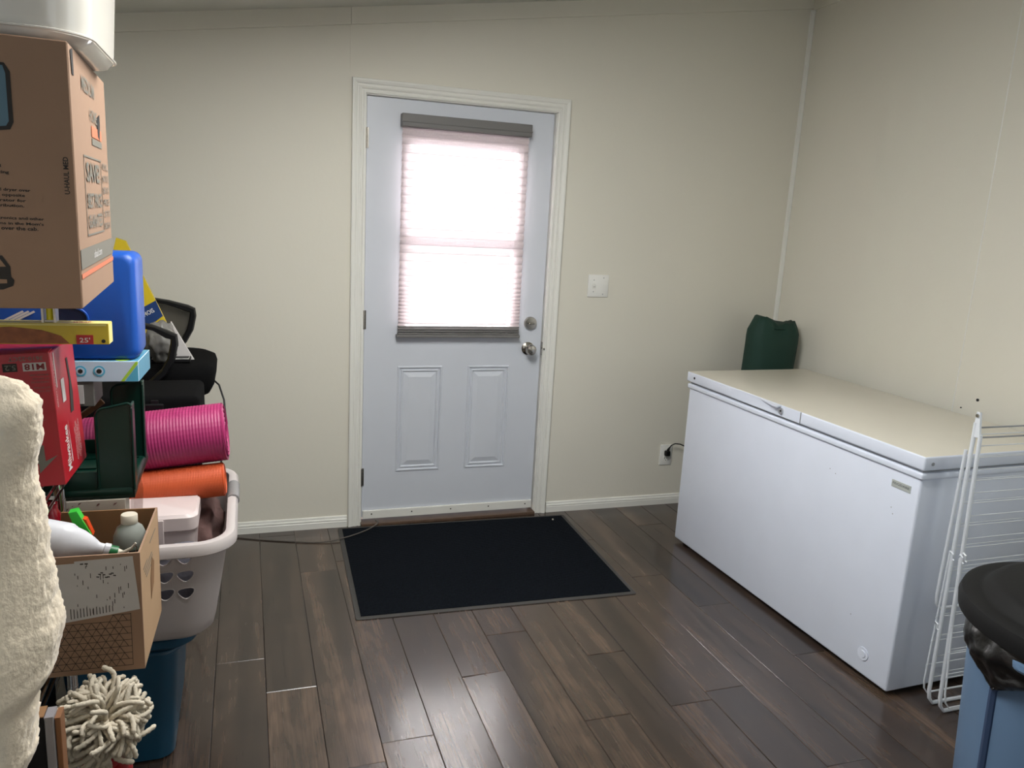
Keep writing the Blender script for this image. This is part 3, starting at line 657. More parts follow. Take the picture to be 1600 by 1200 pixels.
prism(b, [(-.17, -.0008, .085), (-.108, -.0008, .083), (-.098, -.0008, .066), (-.098, -.0008, .050), (-.094, -.0008, .045), (-.096, -.0008, .036), (-.110, -.0008, .030), (-.17, -.0008, .026)], (0, -.0004, 0)); tr = obj('printed_truck', b, INK, t)
b = B(); prism(b, [(-.17, -.0014, .080), (-.112, -.0014, .079), (-.104, -.0014, .066), (-.17, -.0014, .064)], (0, -.0003, 0)); prism(b, [(-.17, -.0014, .048), (-.104, -.0014, .046), (-.104, -.0014, .040), (-.17, -.0014, .036)], (0, -.0003, 0)); obj('printed_window', b, CARD, tr)
b = B(); prism(b, [(-.16, -.0008, .372), (-.086, -.0008, .370), (-.079, -.0008, .358), (-.079, -.0008, .285), (-.084, -.0008, .274), (-.16, -.0008, .262)], (0, -.0003, 0)); p_ = obj('printed_badge', b, INK, t)
b = B(); prism(b, [(-.16, -.0013, .368), (-.088, -.0013, .366), (-.085, -.0013, .355), (-.085, -.0013, .286), (-.089, -.0013, .279), (-.16, -.0013, .268)], (0, -.0003, 0)); obj('printed_fill', b, INKB, p_)
E_ = .0008
# right face prints
def patch(name, pts, m, h_=.0004): b = B(); prism(b, [(E_, y, z) for y, z in pts], (h_, 0, 0)); return obj(name, b, m, t)
patch('ink_band', [(0.004, .063), (.458, .063), (.458, .095), (.004, .095)], INKG); patch('ink_stripe', [(0.004, .048), (.458, .048), (.458, .056), (.004, .056)], INKO)
text('lettering', 'uhaul.com', t, (E_ * 2, .16, .072), (0, 1, 0), (0, 0, 1), .11, .014, LABW, .01)
patch('ink_band', [(.22, .272), (.36, .272), (.36, .283), (.22, .283)], INKG); patch('ink_stripe', [(.22, .286), (.36, .286), (.36, .305), (.22, .305)], INKO)
text('lettering', 'HOME', t, (E_ * 2, .20, .312), (0, 1, 0), (0, 0, 1), .10, .022, INKG, .01)
text('lettering', 'MEDIUM', t, (E_ * 2, .12, .355), (0, 1, 0), (0, 0, 1), .16, .025, INKG, .02)
for y0_, y1_, z0_, z1_ in ((.10, .33, .246, .249), (.10, .33, .113, .116), (.10, .104, .116, .246), (.326, .33, .116, .246)):
    patch('printed_rule', [(y0_, z0_), (y1_, z0_), (y1_, z1_), (y0_, z1_)], INKG)
text('lettering', 'SAVE!', t, (E_ * 2, .12, .205), (0, 1, 0), (0, 0, 1), .18, .034, INKG, .03)
text('lettering', 'BEST PRICE', t, (E_ * 2, .12, .160), (0, 1, 0), (0, 0, 1), .19, .026, INKG, .03)
text('lettering', 'GUARANTEED', t, (E_ * 2, .12, .125), (0, 1, 0), (0, 0, 1), .19, .024, INKG, .03)
for i, s in enumerate(('WE WILL', 'MATCH OR', 'BEAT ANY', 'PRICE', 'ON THIS', 'BOX')):
    text('lettering', s, t, (E_ * 2, .345, .232 - i * .023), (0, 1, 0), (0, 0, 1), .09, .013, INKG, .02)

# white glossy tub on the moving box
t = thing('plastic_tub', 'glossy white plastic tub on top of the moving box', 'tub', (-.99, -2.12, 1.7865))
b = B(); lp = []
for z, g in ((0, -.03), (.004, -.012), (.014, -.002), (.03, 0), (.10, .004), (.20, .010), (.26, .014)): lp.append(rrect(0, 0, .235 + g, .18 + g, .07 + g * .5, z, 8))
for z, g in ((.26, .008), (.10, -.002), (.01, -.012)): lp.append(rrect(0, 0, .235 + g, .18 + g, .07 + g * .5, z, 8))
loft(b, lp); obj('tub_shell', b, WHITEP, t, smooth=True)
b = B(); tube(b, rrect(0, 0, .252, .197, .078, .262, 8), .008, 8, closed=True); obj('rim', b, WHITEP, t, smooth=True)
b = B(); tube(b, rrect(0, 0, .237, .182, .071, .017, 8), .0022, 6, closed=True); obj('foot_ridge', b, WHITEP, t, smooth=True)

# open cardboard carton
t = thing('open_carton', 'open brown cardboard carton holding bottles, shipping label on its front', 'box', (-.735, -2.137, .604), (0, 0, -.035))
W_, DD, HH, th = .44, .251, .257, .004
for nm, (x0, x1, y0, y1) in (('front_wall', (-W_, 0, 0, th)), ('back_wall', (-W_, 0, DD - th, DD)), ('side_wall', (-th, 0, th, DD - th)), ('side_wall', (-W_, -W_ + th, th, DD - th))):
    b = B(); box(b, x0, x1, y0, y1, 0, HH)
    for f in b.faces:
        if (f.normal.x > .9 and nm == 'side_wall'): f.material_index = 1  # right-hand faces take the lit cardboard colour
    # warped top edge
    obj(nm, b, CARD if nm != 'back_wall' else CARDIN, t, mat2=CARD_LIT)
b = B(); box(b, -W_ + th, -th, th, DD - th, 0, th); obj('bottom_wall', b, CARDIN, t)
b = B(); prism(b, [(-.30, -.001, .238), (-.118, -.001, .243), (-.118, -.001, .247), (-.013, -.001, .251), (-.004, -.001, .135), (-.30, -.001, .098)], (0, -.0005, 0)); lb = obj('shipping_label', b, LABW, t)
random.seed(3)
b = B()
for k in range(34):
    x = random.uniform(-.12, -.022); z = random.uniform(.13, .235); l = random.uniform(.002, .011); prism(b, [(x, -.0018, z), (x + .0012, -.0018, z), (x + .0012, -.0018, z + l), (x, -.0018, z + l)], (0, -.0002, 0))
for k in range(14):
    x = -.055 - .0058 * k; prism(b, [(x, -.0018, .135 - k * .0008), (x + .0014, -.0018, .135 - k * .0008), (x + .0014, -.0018, .147 + random.uniform(-.008, .006)), (x, -.0018, .147)], (0, -.0002, 0))
for k in range(9):
    x = -.05 - k * .0038; z = .212 + .005 * math.sin(k * 1.3) + k * .0004; prism(b, [(x, -.0018, z), (x + .005, -.0018, z - .001), (x + .005, -.0018, z + .0015), (x, -.0018, z + .002)], (0, -.0002, 0))
for k in range(2): prism(b, [(-.108 + k * .008, -.0018, .240), (-.102 + k * .008, -.0018, .240), (-.102 + k * .008, -.0018, .2425), (-.108 + k * .008, -.0018, .2425)], (0, -.0002, 0))
o = obj('label_print', b, INK, lb); o['kind'] = 'stuff'
def seg(b, p, q, w_=.0009):
    p, q = Vector(p), Vector(q); d = (q - p).normalized(); n = Vector((-d.z, 0, d.x)) * w_ / 2
    prism(b, [p - n, q - n, q + n, p + n], (0, -.0002, 0))
b = B(); px0, px1, pz0, pz1 = -.40, -.022, .012, .128; st = .0165; hgt = .0143
nrow = int((pz1 - pz0) / hgt)
def top_at(x): return .098 + (x + .30) / .296 * .037 - .002 if x > -.30 else .096
for i in range(nrow + 1):
    z = pz0 + i * hgt; xs = -.02
    xl = max(px0, -.30 + (z - .096) / .037 * .296 if z > .096 else px0)
    if xl < px1: seg(b, (xl, -.0008, z), (px1, -.0008, z))
    if i < nrow:
        k = 0; off = (i % 2) * st / 2
        x = px0 + off
        while x + st < px1:
            if z + hgt < top_at(x) + .002:
                seg(b, (x, -.0008, z), (x + st / 2, -.0008, z + hgt)); seg(b, (x + st / 2, -.0008, z + hgt), (x + st, -.0008, z))
            x += st
seg(b, (px1, -.0008, pz0), (px1, -.0008, pz1)); o = obj('triangle_print', b, INK, t); o['kind'] = 'stuff'
for i, (y, z, l) in enumerate(((.03, .205, .05), (.04, .195, .10), (.05, .185, .10), (.06, .175, .06), (.12, .225, .08))):
    b = B(); prism(b, [(.0008, y, z), (.0008, y + l, z), (.0008, y + l, z + .003), (.0008, y, z + .003)], (.0003, 0, 0)); obj('side_print', b, INKG, t)
b = B(); prism(b, [(.0008, .11, .10), (.0008, .15, .12), (.0008, .165, .165), (.0008, .14, .185), (.0008, .115, .15)], (.0003, 0, 0)); obj('scuff_mark', b, CARDIN, t)

# bottles in the carton
t = thing('spray_bottle', 'white spray bottle with green collar lying across the open carton', 'bottle', (-.835, -2.055, .845), (0, .30, 0))
b = B(); seg_ = 28
loops = []
for x, r, sq in ((-.20, .030, 1), (-.195, .040, 1), (-.06, .042, 1), (-.045, .042, 1), (-.035, .036, 1), (-.02, .032, 1), (.0, .022, 1), (.012, .014, 1), (.022, .013, 1), (.024, .0155, 1), (.034, .0155, 1), (.036, .011, 1)):
    loops.append([(x, r * .8 * math.cos(2 * PI * k / seg_), r * math.sin(2 * PI * k / seg_)) for k in range(seg_)])
loft(b, loops); bmesh.ops.recalc_face_normals(b, faces=b.faces); obj('bottle_body', b, SPRAYW, t, smooth=True)
b = B(); tube(b, [(.034, 0, 0), (.050, 0, 0)], .0125, 16); obj('green_collar', b, GRND, t, smooth=True)
b = B(); tube(b, [(.048, 0, 0), (.058, 0, -.002), (.07, 0, -.002)], [.009, .008, .007], 10); tube(b, [(.052, -.004, 0), (.064, -.008, .008), (.074, -.01, .020), (.078, -.01, .032)], [.004, .004, .003, .002], 8); obj('trigger', b, CAPW, t, smooth=True)
b = B(); tube(b, [(.074, -.01, .030), (.082, -.008, .022), (.084, -.008, .008)], .001, 6); obj('spring_wire', b, CHROME, t)

t = thing('sprayer', 'bright green spray head with orange trigger sticking up in the carton', 'sprayer', (-.872, -1.955, .612))
b = B(); lathe(b, [(.03, 0), (.033, .004), (.033, .15), (.014, .19), (.014, .205)], seg=24); obj('bottle_body', b, SPRAYW, t, smooth=True)
b = B(); prism(b, [(-.020, -.012, .278), (-.004, -.012, .281), (.022, -.012, .225), (.012, -.012, .205), (.000, -.012, .205), (-.010, -.012, .245)], (0, .024, 0)); obj('spray_head', b, GRN, t)
b = B(); prism(b, [(.002, -.006, .262), (.012, -.006, .258), (.024, -.006, .222), (.018, -.006, .212)], (0, .02, 0)); obj('trigger', b, ORG, t)

t = thing('squeeze_bottle', 'dark red bottle with white cap at the back of the open carton', 'bottle', (-.925, -1.955, .612))
b = B(); lathe(b, [(.02, 0), (.022, .004), (.022, .20), (.016, .26), (.017, .275), (.012, .285), (.012, .300), (.008, .304)], seg=24); obj('bottle_body', b, DRED, t, smooth=True)
b = B(); tube(b, [(-.012, -.004, .270), (-.015, -.008, .300), (-.006, -.008, .314), (.008, -.008, .313)], .0045, 8); obj('cap_lever', b, WHITEI, t, smooth=True)

t = thing('grey_bottle', 'grey bottle with cream screw cap in the right corner of the carton', 'bottle', (-.774, -1.972, .612))
b = B(); lathe(b, [(.030, 0), (.034, .004), (.0345, .205), (.033, .222), (.026, .240), (.0165, .248), (.0155, .252)], seg=36); bo = obj('bottle_body', b, GREYBOT, t, smooth=True)
b = B(); lathe(b, [(.0348, .06), (.0351, .062), (.0351, .203), (.0348, .205)], seg=36, cap=False); lb = obj('printed_label', b, LABELG, bo, smooth=True)
for k in range(9):
    b = B(); z = .195 - k * .0085; A0 = -PI / 2 + .05
    n = 7; ps = [(.0353 * math.cos(A0 - .55 + 1.1 * i / n), .0353 * math.sin(A0 - .55 + 1.1 * i / n)) for i in range(n + 1)]
    V0 = [b.verts.new((x, y, z)) for x, y in ps]; V1 = [b.verts.new((x, y, z + (.0035 if k < 2 else .002))) for x, y in ps]
    for i in range(n): b.faces.new((V0[i], V0[i + 1], V1[i + 1], V1[i]))
    obj('print_line', b, INK, lb)
b = B(); lathe(b, [(.0165, .250), (.0170, .251), (.0170, .268), (.0155, .270)], seg=28); obj('screw_cap', b, CAPW, t, smooth=True)

# white flower box and clear sheet behind the carton
t = thing('white_carton', 'off-white carton with dark speckled print under the green stool', 'box', (-.80, -1.83, .604))
b = B(); box(b, -.36, 0, 0, .06, 0, .262, .001, 1); wb = obj('carton', b, mat('offwhite_carton', (190, 180, 168), .6), t)
random.seed(5)
for k in range(9):
    x = -.13 + random.uniform(0, .11); z = .225 + random.uniform(0, .03); s = random.uniform(.002, .006)
    b = B(); prism(b, [(x, -.0006, z), (x + s, -.0006, z + s * .6), (x + s * 1.6, -.0006, z + s * 1.4), (x + s * .3, -.0006, z + s)], (0, -.0003, 0)); obj('printed_speck', b, CLOTHM, wb)
b = B(); prism(b, [(-.026, -.012, .14), (-.002, -.012, .14), (.006, -.012, .262), (-.002, -.012, .315), (-.022, -.012, .255)], (0, -.002, 0)); o = obj('plastic_sleeve', b, CLEARP); o.location = (-.775, -1.75, .604); tag(o, 'clear plastic sleeve standing between white carton and laundry basket', 'sleeve')

# dark green step stool lying upside down
t = thing('step_stool', 'dark green plastic step stool lying upside down behind the red carton', 'stool', (-.845, -1.69, .8665))
def leg(xc, yc, zt, wd, dp, face):
    b = B(); n = 8; r = .022; pts = []
    x0, x1 = xc - wd / 2, xc + wd / 2
    pts = [(x0, 0.0), (x1, 0.0)]
    pts += [(x1 - .008 + .008 * math.cos(a), zt - .008 + .008 * math.sin(a)) for a in [PI / 2 * k / n for k in range(n + 1)]]
    pts += [(x0 + r + r * math.cos(a), zt - .010 - r + r * math.sin(a)) for a in [PI / 2 + PI / 2 * k / n for k in range(n + 1)]]
    prism(b, [(x, yc, z) for x, z in pts], (0, .005, 0))
    box(b, x1 - .005, x1, yc, yc + dp, .0, zt - .008, .002); box(b, x0, x0 + .005, yc, yc + dp * .7, .0, zt - .04, .002)
    obj('leg', b, DGREEN, t)
    b = B(); tube(b, [(x, yc - .0015, z) for x, z in pts[2:]] + [(x0, yc - .0015, .03)], .003, 8); tube(b, [(x1, yc, zt - .012), (x1, yc, .02)], .003, 8); obj('leg_lip', b, DGREEN, t, smooth=True)
leg(.028, -.135, .228, .074, .06, 1); leg(.026, .100, .232, .072, .05, 1)
leg(-.15, -.080, .228, .074, .05, 1); leg(-.15, .020, .232, .072, .045, 1)
b = B(); box(b, -.19, .066, -.138, .15, 0, .030, .012, 4); obj('stool_top', b, DGREEN, t, smooth=True)
for ya, yb in ((-.136, -.128), (.140, .148)): b = B(); box(b, -.17, -.01, ya, yb, .014, .066, .003); obj('apron', b, DGREEN, t, smooth=True)
b = B()
for k in range(5): box(b, -.17 + k * .045, -.167 + k * .045, -.128, .14, .016, .034)
for k in range(3): box(b, -.18, .05, -.08 + k * .08, -.077 + k * .08, .016, .034)
obj('stiffening_ribs', b, DGREEN, t)

# ------------------------------------------------------------------ tote, basket, rolled mats
t = thing('storage_tote', 'teal lidded storage tote on the floor under the laundry basket', 'storage bin', (-.865, -1.375, 0))
b = B(); loft(b, [rrect(0, 0, .105, .215, .04, .0, 8), rrect(0, 0, .125, .235, .045, .006, 8), rrect(0, 0, .147, .262, .05, .36, 8), rrect(0, 0, .150, .265, .05, .375, 8)]); obj('bin_body', b, TOTE, t, smooth=True)
b = B(); tube(b, rrect(0, 0, .158, .273, .055, .355, 8), .006, 8, closed=True); obj('bin_rim', b, TOTE, t, smooth=True)
b = B(); loft(b, [rrect(0, 0, .190, .286, .065, .372, 8), rrect(0, 0, .196, .292, .068, .378, 8), rrect(0, 0, .196, .292, .068, .398, 8), rrect(0, 0, .188, .284, .062, .407, 8), rrect(0, 0, .150, .262, .05, .406, 8), rrect(0, 0, .146, .258, .05, .411, 8), rrect(0, 0, .10, .21, .04, .411, 8)]); obj('lid', b, TOTE, t, smooth=True)

t = thing('laundry_basket', 'white plastic laundry basket with triangular holes on the teal tote', 'laundry basket', (-.785, -1.430, .412))
HB = .292; HX, HY = .206, .325
def hx(f): return (.168 + (HX - .168) * f, .285 + (HY - .02 - .285) * f, .075 + .01 * f)
b = B(); lp = []
for z, g, in ((0, -.045), (.006, -.02), (.02, -.006), (.045, 0)): a = hx(0); lp.append(rrect(0, 0, a[0] + g, a[1] + g, .08 + g * .6, z, 8))
for f in (.35, .7, 1.0): a = hx(f); lp.append(rrect(0, 0, a[0], a[1], a[2], .045 + (HB - .06) * f, 8))
for f in (1.0, .5, 0): a = hx(f); lp.append(rrect(0, 0, a[0] - .005, a[1] - .005, a[2], .045 + (HB - .06) * f, 8))
a = hx(0); lp.append(rrect(0, 0, a[0] - .03, a[1] - .03, .06, .008, 8))
loft(b, lp); bmesh.ops.recalc_face_normals(b, faces=b.faces); bk = obj('basket_shell', b, BASK, t)
def tri_loop(cx, cz, s, w_=.0295, h_=.0225, n=5):
    cs = [(-w_, h_ * .75), (w_, h_), (.002 * s, -h_)]; o_ = []
    for i in range(3):
        p0 = Vector(cs[i - 1]); p1 = Vector(cs[i]); p2 = Vector(cs[(i + 1) % 3]); a_ = p1 + (p0 - p1) * .46; c_ = p1 + (p2 - p1) * .46
        for k in range(n + 1): f = k / n; o_.append((a_ * (1 - f) ** 2 + p1 * 2 * f * (1 - f) + c_ * f * f))
    return [(cx + q.x, cz + q.y) for q in o_]
cut = B(); rings = []
def wall_y(z): return -(.285 + (HY - .02 - .285) * (z - .045) / (HB - .06))
def wall_x(z): return (.168 + (HX - .168) * (z - .045) / (HB - .06))
for z in (.246, .195, .145):
    for x, s in ((.100, 1), (.053, -1), (.004, 1), (-.045, -1), (-.092, 1)):
        L1 = tri_loop(x, z, s)
        prism(cut, [(u, wall_y(z) - .03, v) for u, v in L1], (0, .05, 0)); rings.append([(u, wall_y(v) - .001, v) for u, v in L1])
    for y, s in ((.18, 1), (.12, 1), (-.06, 1), (-.12, 1), (-.18, -1), (.06, -1)):
        L1 = tri_loop(y, z, s)
        prism(cut, [(wall_x(z) - .02, u, v) for u, v in L1], (.05, 0, 0))
cut_o = obj('cutter', cut, BASK, t); boolean(bk, cut_o)
for p in bk.data.polygons: p.use_smooth = True
bk.data.set_sharp_from_angle(angle=math.radians(35)); bk.data.name = 'basket_shell'
for r_ in rings: b = B(); tube(b, r_, .0014, 5, closed=True); obj('hole_bead', b, BASK, bk, smooth=True)
b = B(); a = hx(1); rp = []
for g, z in ((-.001, HB - .030), (.017, HB - .034), (.021, HB - .030), (.021, HB - .010), (.015, HB - .001), (.004, HB + .002), (-.007, HB - .002), (-.008, HB - .012)): rp.append(rrect(0, 0, a[0] + g, a[1] + g, a[2] + g, z, 8))
loft(b, rp + [rp[0]], False, False); bmesh.ops.recalc_face_normals(b, faces=b.faces); obj('rim', b, BASK, t, smooth=True)
b = B(); x_ = a[0] + .007; tube(b, [(x_, .02, HB - .012), (x_, .15, HB - .012)], .0185, 14); obj('grip', b, BASKG, t, smooth=True)

def rolled_mat(name, label, loc, rot, R0, L, m, pitchr, amp, grp):
    t = thing(name, label, 'exercise mat', loc, rot, grp)
    b = B(); n = int(L / pitchr) * 2; segs = 40; V = []
    for i in range(n + 1):
        x = -L / 2 + L * i / n; rr = R0 - (amp if i % 2 else 0)
        V.append([b.verts.new((x, rr * math.cos(2 * PI * k / segs), rr * math.sin(2 * PI * k / segs))) for k in range(segs)])
    for A, D in zip(V, V[1:]):
        for k in range(segs): b.faces.new((A[k], D[k], D[(k + 1) % segs], A[(k + 1) % segs]))
    b.faces.new(V[0]); b.faces.new(V[-1][::-1]); bmesh.ops.recalc_face_normals(b, faces=b.faces)
    obj('outer_layer', b, m, t, smooth='all' if False else False)
    for s in (1, -1):                                       # spiral of the roll at each end
        b = B(); k = 0; turns = 5; pts = []
        for k in range(turns * 24):
            a_ = 2 * PI * k / 24; r_ = R0 - .004 - (R0 - .02) * k / (turns * 24); pts.append((s * (L / 2 + .001), r_ * math.cos(a_), r_ * math.sin(a_)))
        tube(b, pts, .0032, 5); obj('rolled_edge', b, m, t, smooth=True)
    b = B(); w_ = .5; V0 = []
    for x in (-L / 2, L / 2):                               # loose outer flap
        V0.append([b.verts.new((x, (R0 + .001 + .010 * f) * math.cos(-.9 + 1.3 * f + PI), (R0 + .001 + .010 * f) * math.sin(-.9 + 1.3 * f + PI))) for f in [q / 10 for q in range(11)]])
    return t
rolled_mat('exercise_mat', 'thick magenta pink ribbed exercise mat rolled up on the orange mat', (-.895, -1.335, .8545), (0, -.105, -.03), .0865, .61, PINK, .0085, .0011, 'rolled exercise mats')
rolled_mat('exercise_mat', 'thinner orange ribbed exercise mat rolled under the pink one', (-.895, -1.385, .729), (0, -.085, -.03), .050, .60, ORANGE, .0042, .0006, 'rolled exercise mats')

t = thing('plastic_tub', 'pale pink translucent tub inside the laundry basket', 'tub', (-.765, -1.50, .445))
b = B(); loft(b, [rrect(0, 0, .085, .07, .02, 0), rrect(0, 0, .10, .085, .025, .23), rrect(0, 0, .105, .09, .028, .235), rrect(0, 0, .105, .09, .028, .27), rrect(0, 0, .098, .083, .028, .278)]); obj('tub_body', b, PALEP, t, smooth=True)
b = B(); box(b, -.02, .02, -.094, -.088, .20, .268, .002); obj('clasp', b, PALEP, t)
b = B(); bmesh.ops.create_icosphere(b, subdivisions=4, radius=1)
for v in b.verts:
    n_ = noise.noise(v.co * 2.2) * .3 + noise.noise(v.co * 5) * .12; v.co *= 1 + n_; v.co = Vector((v.co.x * .075, v.co.y * .14, v.co.z * .12))
o = obj('crumpled_cloth', b, CLOTHM, smooth='all', loc=(-.680, -1.30, .555)); tag(o, 'brown-mauve crumpled cloth inside the laundry basket under the mats', 'cloth')
for (lab, m_, lc, sc3) in (('added grey clothes filler darkening the laundry basket behind its front holes', mat('grey_filler', (92, 90, 98), .95, bump=.6, bscale=100), (-.700, -1.645, .555), (.085, .035, .105)), ('added dusky rose cloth filler darkening the basket beside the grey filler', mat('rose_filler', (112, 66, 80), .95, bump=.6, bscale=100), (-.84, -1.650, .545), (.05, .03, .10))):
    b = B(); bmesh.ops.create_icosphere(b, subdivisions=4, radius=1)
    for v in b.verts:
        q = v.co.copy(); k_ = 1 + noise.noise(q * 2.8) * .2; v.co = Vector((abs(q.x) ** .6 * (1 if q.x > 0 else -1) * sc3[0], abs(q.y) ** .8 * (1 if q.y > 0 else -1) * sc3[1], abs(q.z) ** .6 * (1 if q.z > 0 else -1) * sc3[2])) * k_
    o = obj('dark_filler', b, m_, smooth='all', loc=lc); tag(o, lab, 'clothes')  # added dark filler so the basket reads shaded through its holes

# ------------------------------------------------------------------ black cabinet, grey tin, pale box, blue container
t = thing('black_cabinet', 'narrow black cabinet hidden behind the left pile', 'cabinet', (-1.33, -1.58, 0))
b = B(); box(b, -.29, .27, -.13, .13, 0, 1.035, .003); obj('carcass', b, BLACK, t); b = B(); box(b, -.28, -.005, -.138, -.13, .02, 1.02); obj('door', b, BLACK, t); b = B(); box(b, .005, .26, -.138, -.13, .02, 1.02); obj('door', b, BLACK, t)
b = B(); box(b, -.20, 0, -.06, .06, 0, .063, .002); o = obj('grey_tin', b, GREYC, loc=(-.89, -1.55, 1.0365)); tag(o, 'small dark grey box under the pale blue carton', 'box')
b = B(); box(b, -.02, -.001, 0, .004, .008, .055); g_ = obj('white_panel', b, LABW, o); g_.location = (-.022, -.0635, 0)
t = thing('printed_carton', 'flat pale blue carton with round icons under the blue container', 'box', (-.785, -1.62, 1.101), (0, 0, -.05))
b = B(); box(b, -.46, 0, 0, .17, 0, .052, .001, 1)
for f in b.faces:
    if f.normal.x > .9 or f.normal.z > .9: f.material_index = 1
pc = obj('carton', b, CYANW, t, mat2=CYAND)
for x in (-.132, -.090):
    b = B(); disc(b, (x, -.0003, .027), (0, -1, 0), .0135, .0006, 28); i_ = obj('icon_ring', b, CYAN, pc)
    b = B(); disc(b, (x, -.0009, .027), (0, -1, 0), .0095, .0005, 24); obj('icon_disc', b, CYANW, pc)
    b = B(); disc(b, (x, -.0014, .027), (0, -1, 0), .006, .0005, 6 if x < -.1 else 14); obj('icon_symbol', b, INK, pc)
b = B(); prism(b, [(-.042, -.0006, .001), (-.006, -.0006, .051), (-.001, -.0006, .051), (-.001, -.0006, .046), (-.034, -.0006, .001)], (0, -.0003, 0)); obj('lime_accent', b, LIME, pc)
b = B(); prism(b, [(-.032, -.0006, .001), (-.001, -.0006, .044), (-.001, -.0006, .001)], (0, -.0003, 0)); obj('cyan_accent', b, CYAN, pc)
b = B(); disc(b, (-.04, .02, .0525), (0, 0, 1), .016, .0005, 20); obj('lime_accent', b, LIME, pc)

t = thing('blue_container', 'large blue rigid plastic container behind the moving box', 'container', (-.785, -1.61, 1.154), (0, 0, -.04))
b = B(); hw = .215; lp = []
for y, g in ((0, -.014), (.004, -.005), (.014, 0), (.05, .002), (.12, .0), (.135, -.006), (.14, -.016)):
    lp.append([(-hw + p[0], y, .133 + p[1]) for p in rrect(0, 0, hw + g, .133 + g, .024, 0, 6)])
loft(b, lp); bmesh.ops.recalc_face_normals(b, faces=b.faces); bb_ = obj('container_shell', b, BLUEP, t, smooth=True)
b = B(); prism(b, [(-.155 + .045 * math.cos(a), -.004, .105 + .028 * math.sin(a)) for a in [2 * PI * k / 28 for k in range(28)]], (0, .006, 0)); gh = obj('handle_recess', b, BLUED, t)
b = B(); tube(b, [(-.155 + .046 * math.cos(a), -.004, .105 + .029 * math.sin(a)) for a in [2 * PI * k / 28 for k in range(28)]], .003, 6, closed=True); obj('handle_rim', b, BLUEP, t, smooth=True)
b = B()
for k in range(3): prism(b, [(-.29 + k * .012, -.003, .100), (-.25 + k * .012, -.003, .122), (-.247 + k * .012, -.003, .118), (-.287 + k * .012, -.003, .096)], (0, -.0006, 0))
obj('white_print', b, WHITEI, t)
b = B(); tube(b, [(-.93, -1.50, .9), (-.905, -1.47, 1.0)], .008, 8); bmesh.ops.recalc_face_normals(b, faces=b.faces)
b.free()
b = B(); box(b, -.075, .075, -.009, .009, -.007, .007, .001); o = obj('wood_stick', b, PINE, loc=(-.955, -1.475, .972)); o.rotation_euler = (0, -.62, .2); tag(o, 'short pale wooden stick poking out between red carton and pink mat', 'stick')

# ------------------------------------------------------------------ office chair with clutter on it
t = thing('office_chair', 'black mesh office chair loaded with odds and ends in the left corner', 'chair', (-.93, -.61, 0))
b = B(); lp = []
for z, g in ((.858, -.05), (.868, -.02), (.90, -.004), (.945, 0), (.965, -.006), (.978, -.03), (.984, -.08)): lp.append(rrect(.03, 0, .262 + g, .235 + g, .11 + g * .4, z, 8))
loft(b, lp); obj('seat', b, BLACKF, t, smooth='all')
b = B(); loft(b, [rrect(.0, 0, .12, .10, .04, .79), rrect(.0, 0, .20, .17, .06, .83), rrect(.01, 0, .22, .19, .07, .857)]); obj('seat_pan', b, BLACK, t, smooth=True)
b = B(); lathe(b, [(.028, .22), (.028, .50), (.018, .505), (.018, .81)], seg=20); obj('gas_column', b, BLACK, t, smooth=True)
for k in range(5):
    a = 2 * PI * k / 5 + .3; b = B(); tube(b, [(0, 0, .24), (.10 * math.cos(a), .10 * math.sin(a), .15), (.25 * math.cos(a), .25 * math.sin(a), .075)], [.03, .024, .016], 10); lg = obj('base_arm', b, BLACK, t, smooth=True)
    b = B(); c_ = Vector((.25 * math.cos(a), .25 * math.sin(a), .028)); d_ = Vector((-math.sin(a), math.cos(a), 0)) * .02; tube(b, [c_ - d_, c_ + d_], .027, 16); obj('caster', b, BLACK, lg, smooth=True)
def arm(y, x0, x1, ztop, zin, dx):
    """closed-loop arm rest in a plane facing the camera"""
    b = B(); P_ = [(x0 - .12, ztop + .012), (x0, ztop), (x0 + (x1 - x0) * .5, ztop - .014), (x1 - .02, ztop - .036), (x1, ztop - .044), (x1 + .001, ztop - .066), (x1 - .010, ztop - .12), (x1 - .034, ztop - .165), (x1 - .075, ztop - .205), (x1 - .13, ztop - .238), (x1 - .20, ztop - .258), (x1 - .26, ztop - .262)]
    loops = []
    for i, (x, z) in enumerate(P_):
        p = Vector((x, 0, z)); q = Vector((P_[min(i + 1, len(P_) - 1)][0] - P_[max(i - 1, 0)][0], 0, P_[min(i + 1, len(P_) - 1)][1] - P_[max(i - 1, 0)][1])).normalized(); n_ = Vector((-q.z, 0, q.x))
        hw_, ht = .024, (.008 if i < 3 else .012)
        loops.append([tuple(Vector((p.x, y + s * hw_, p.z)) + n_ * e * ht) for s, e in ((-1, -.6), (-1, .6), (-.6, 1), (.6, 1), (1, .6), (1, -.6), (.6, -1), (-.6, -1))])
    loft(b, loops); bmesh.ops.recalc_face_normals(b, faces=b.faces); return obj('armrest', b, BLACK, t, smooth=True), P_
arm(-.262, .045, .168, 1.140, 0, 0)
_, PF = arm(.24, .02, .199, 1.168, 0, 0)
b = B(); prism(b, [(x, .25, z) for x, z in PF[:9]] + [(-.02, .25, .96)], (0, .003, 0)); obj('mesh_panel', b, MESHG, t)
b = B(); loft(b, [[(-.27 + .012 * s_, y, z) for s_, y in ((-1, -.20), (1, -.20), (1, .20), (-1, .20))] for z in (.98, 1.1, 1.3, 1.42)]); obj('backrest_mesh', b, MESHG, t)
b = B(); tube(b, [(-.27, -.21, .95), (-.27, -.22, 1.2), (-.28, -.19, 1.43), (-.28, .19, 1.43), (-.27, .22, 1.2), (-.27, .21, .95)], .014, 10); obj('backrest_frame', b, BLACK, t, smooth=True)
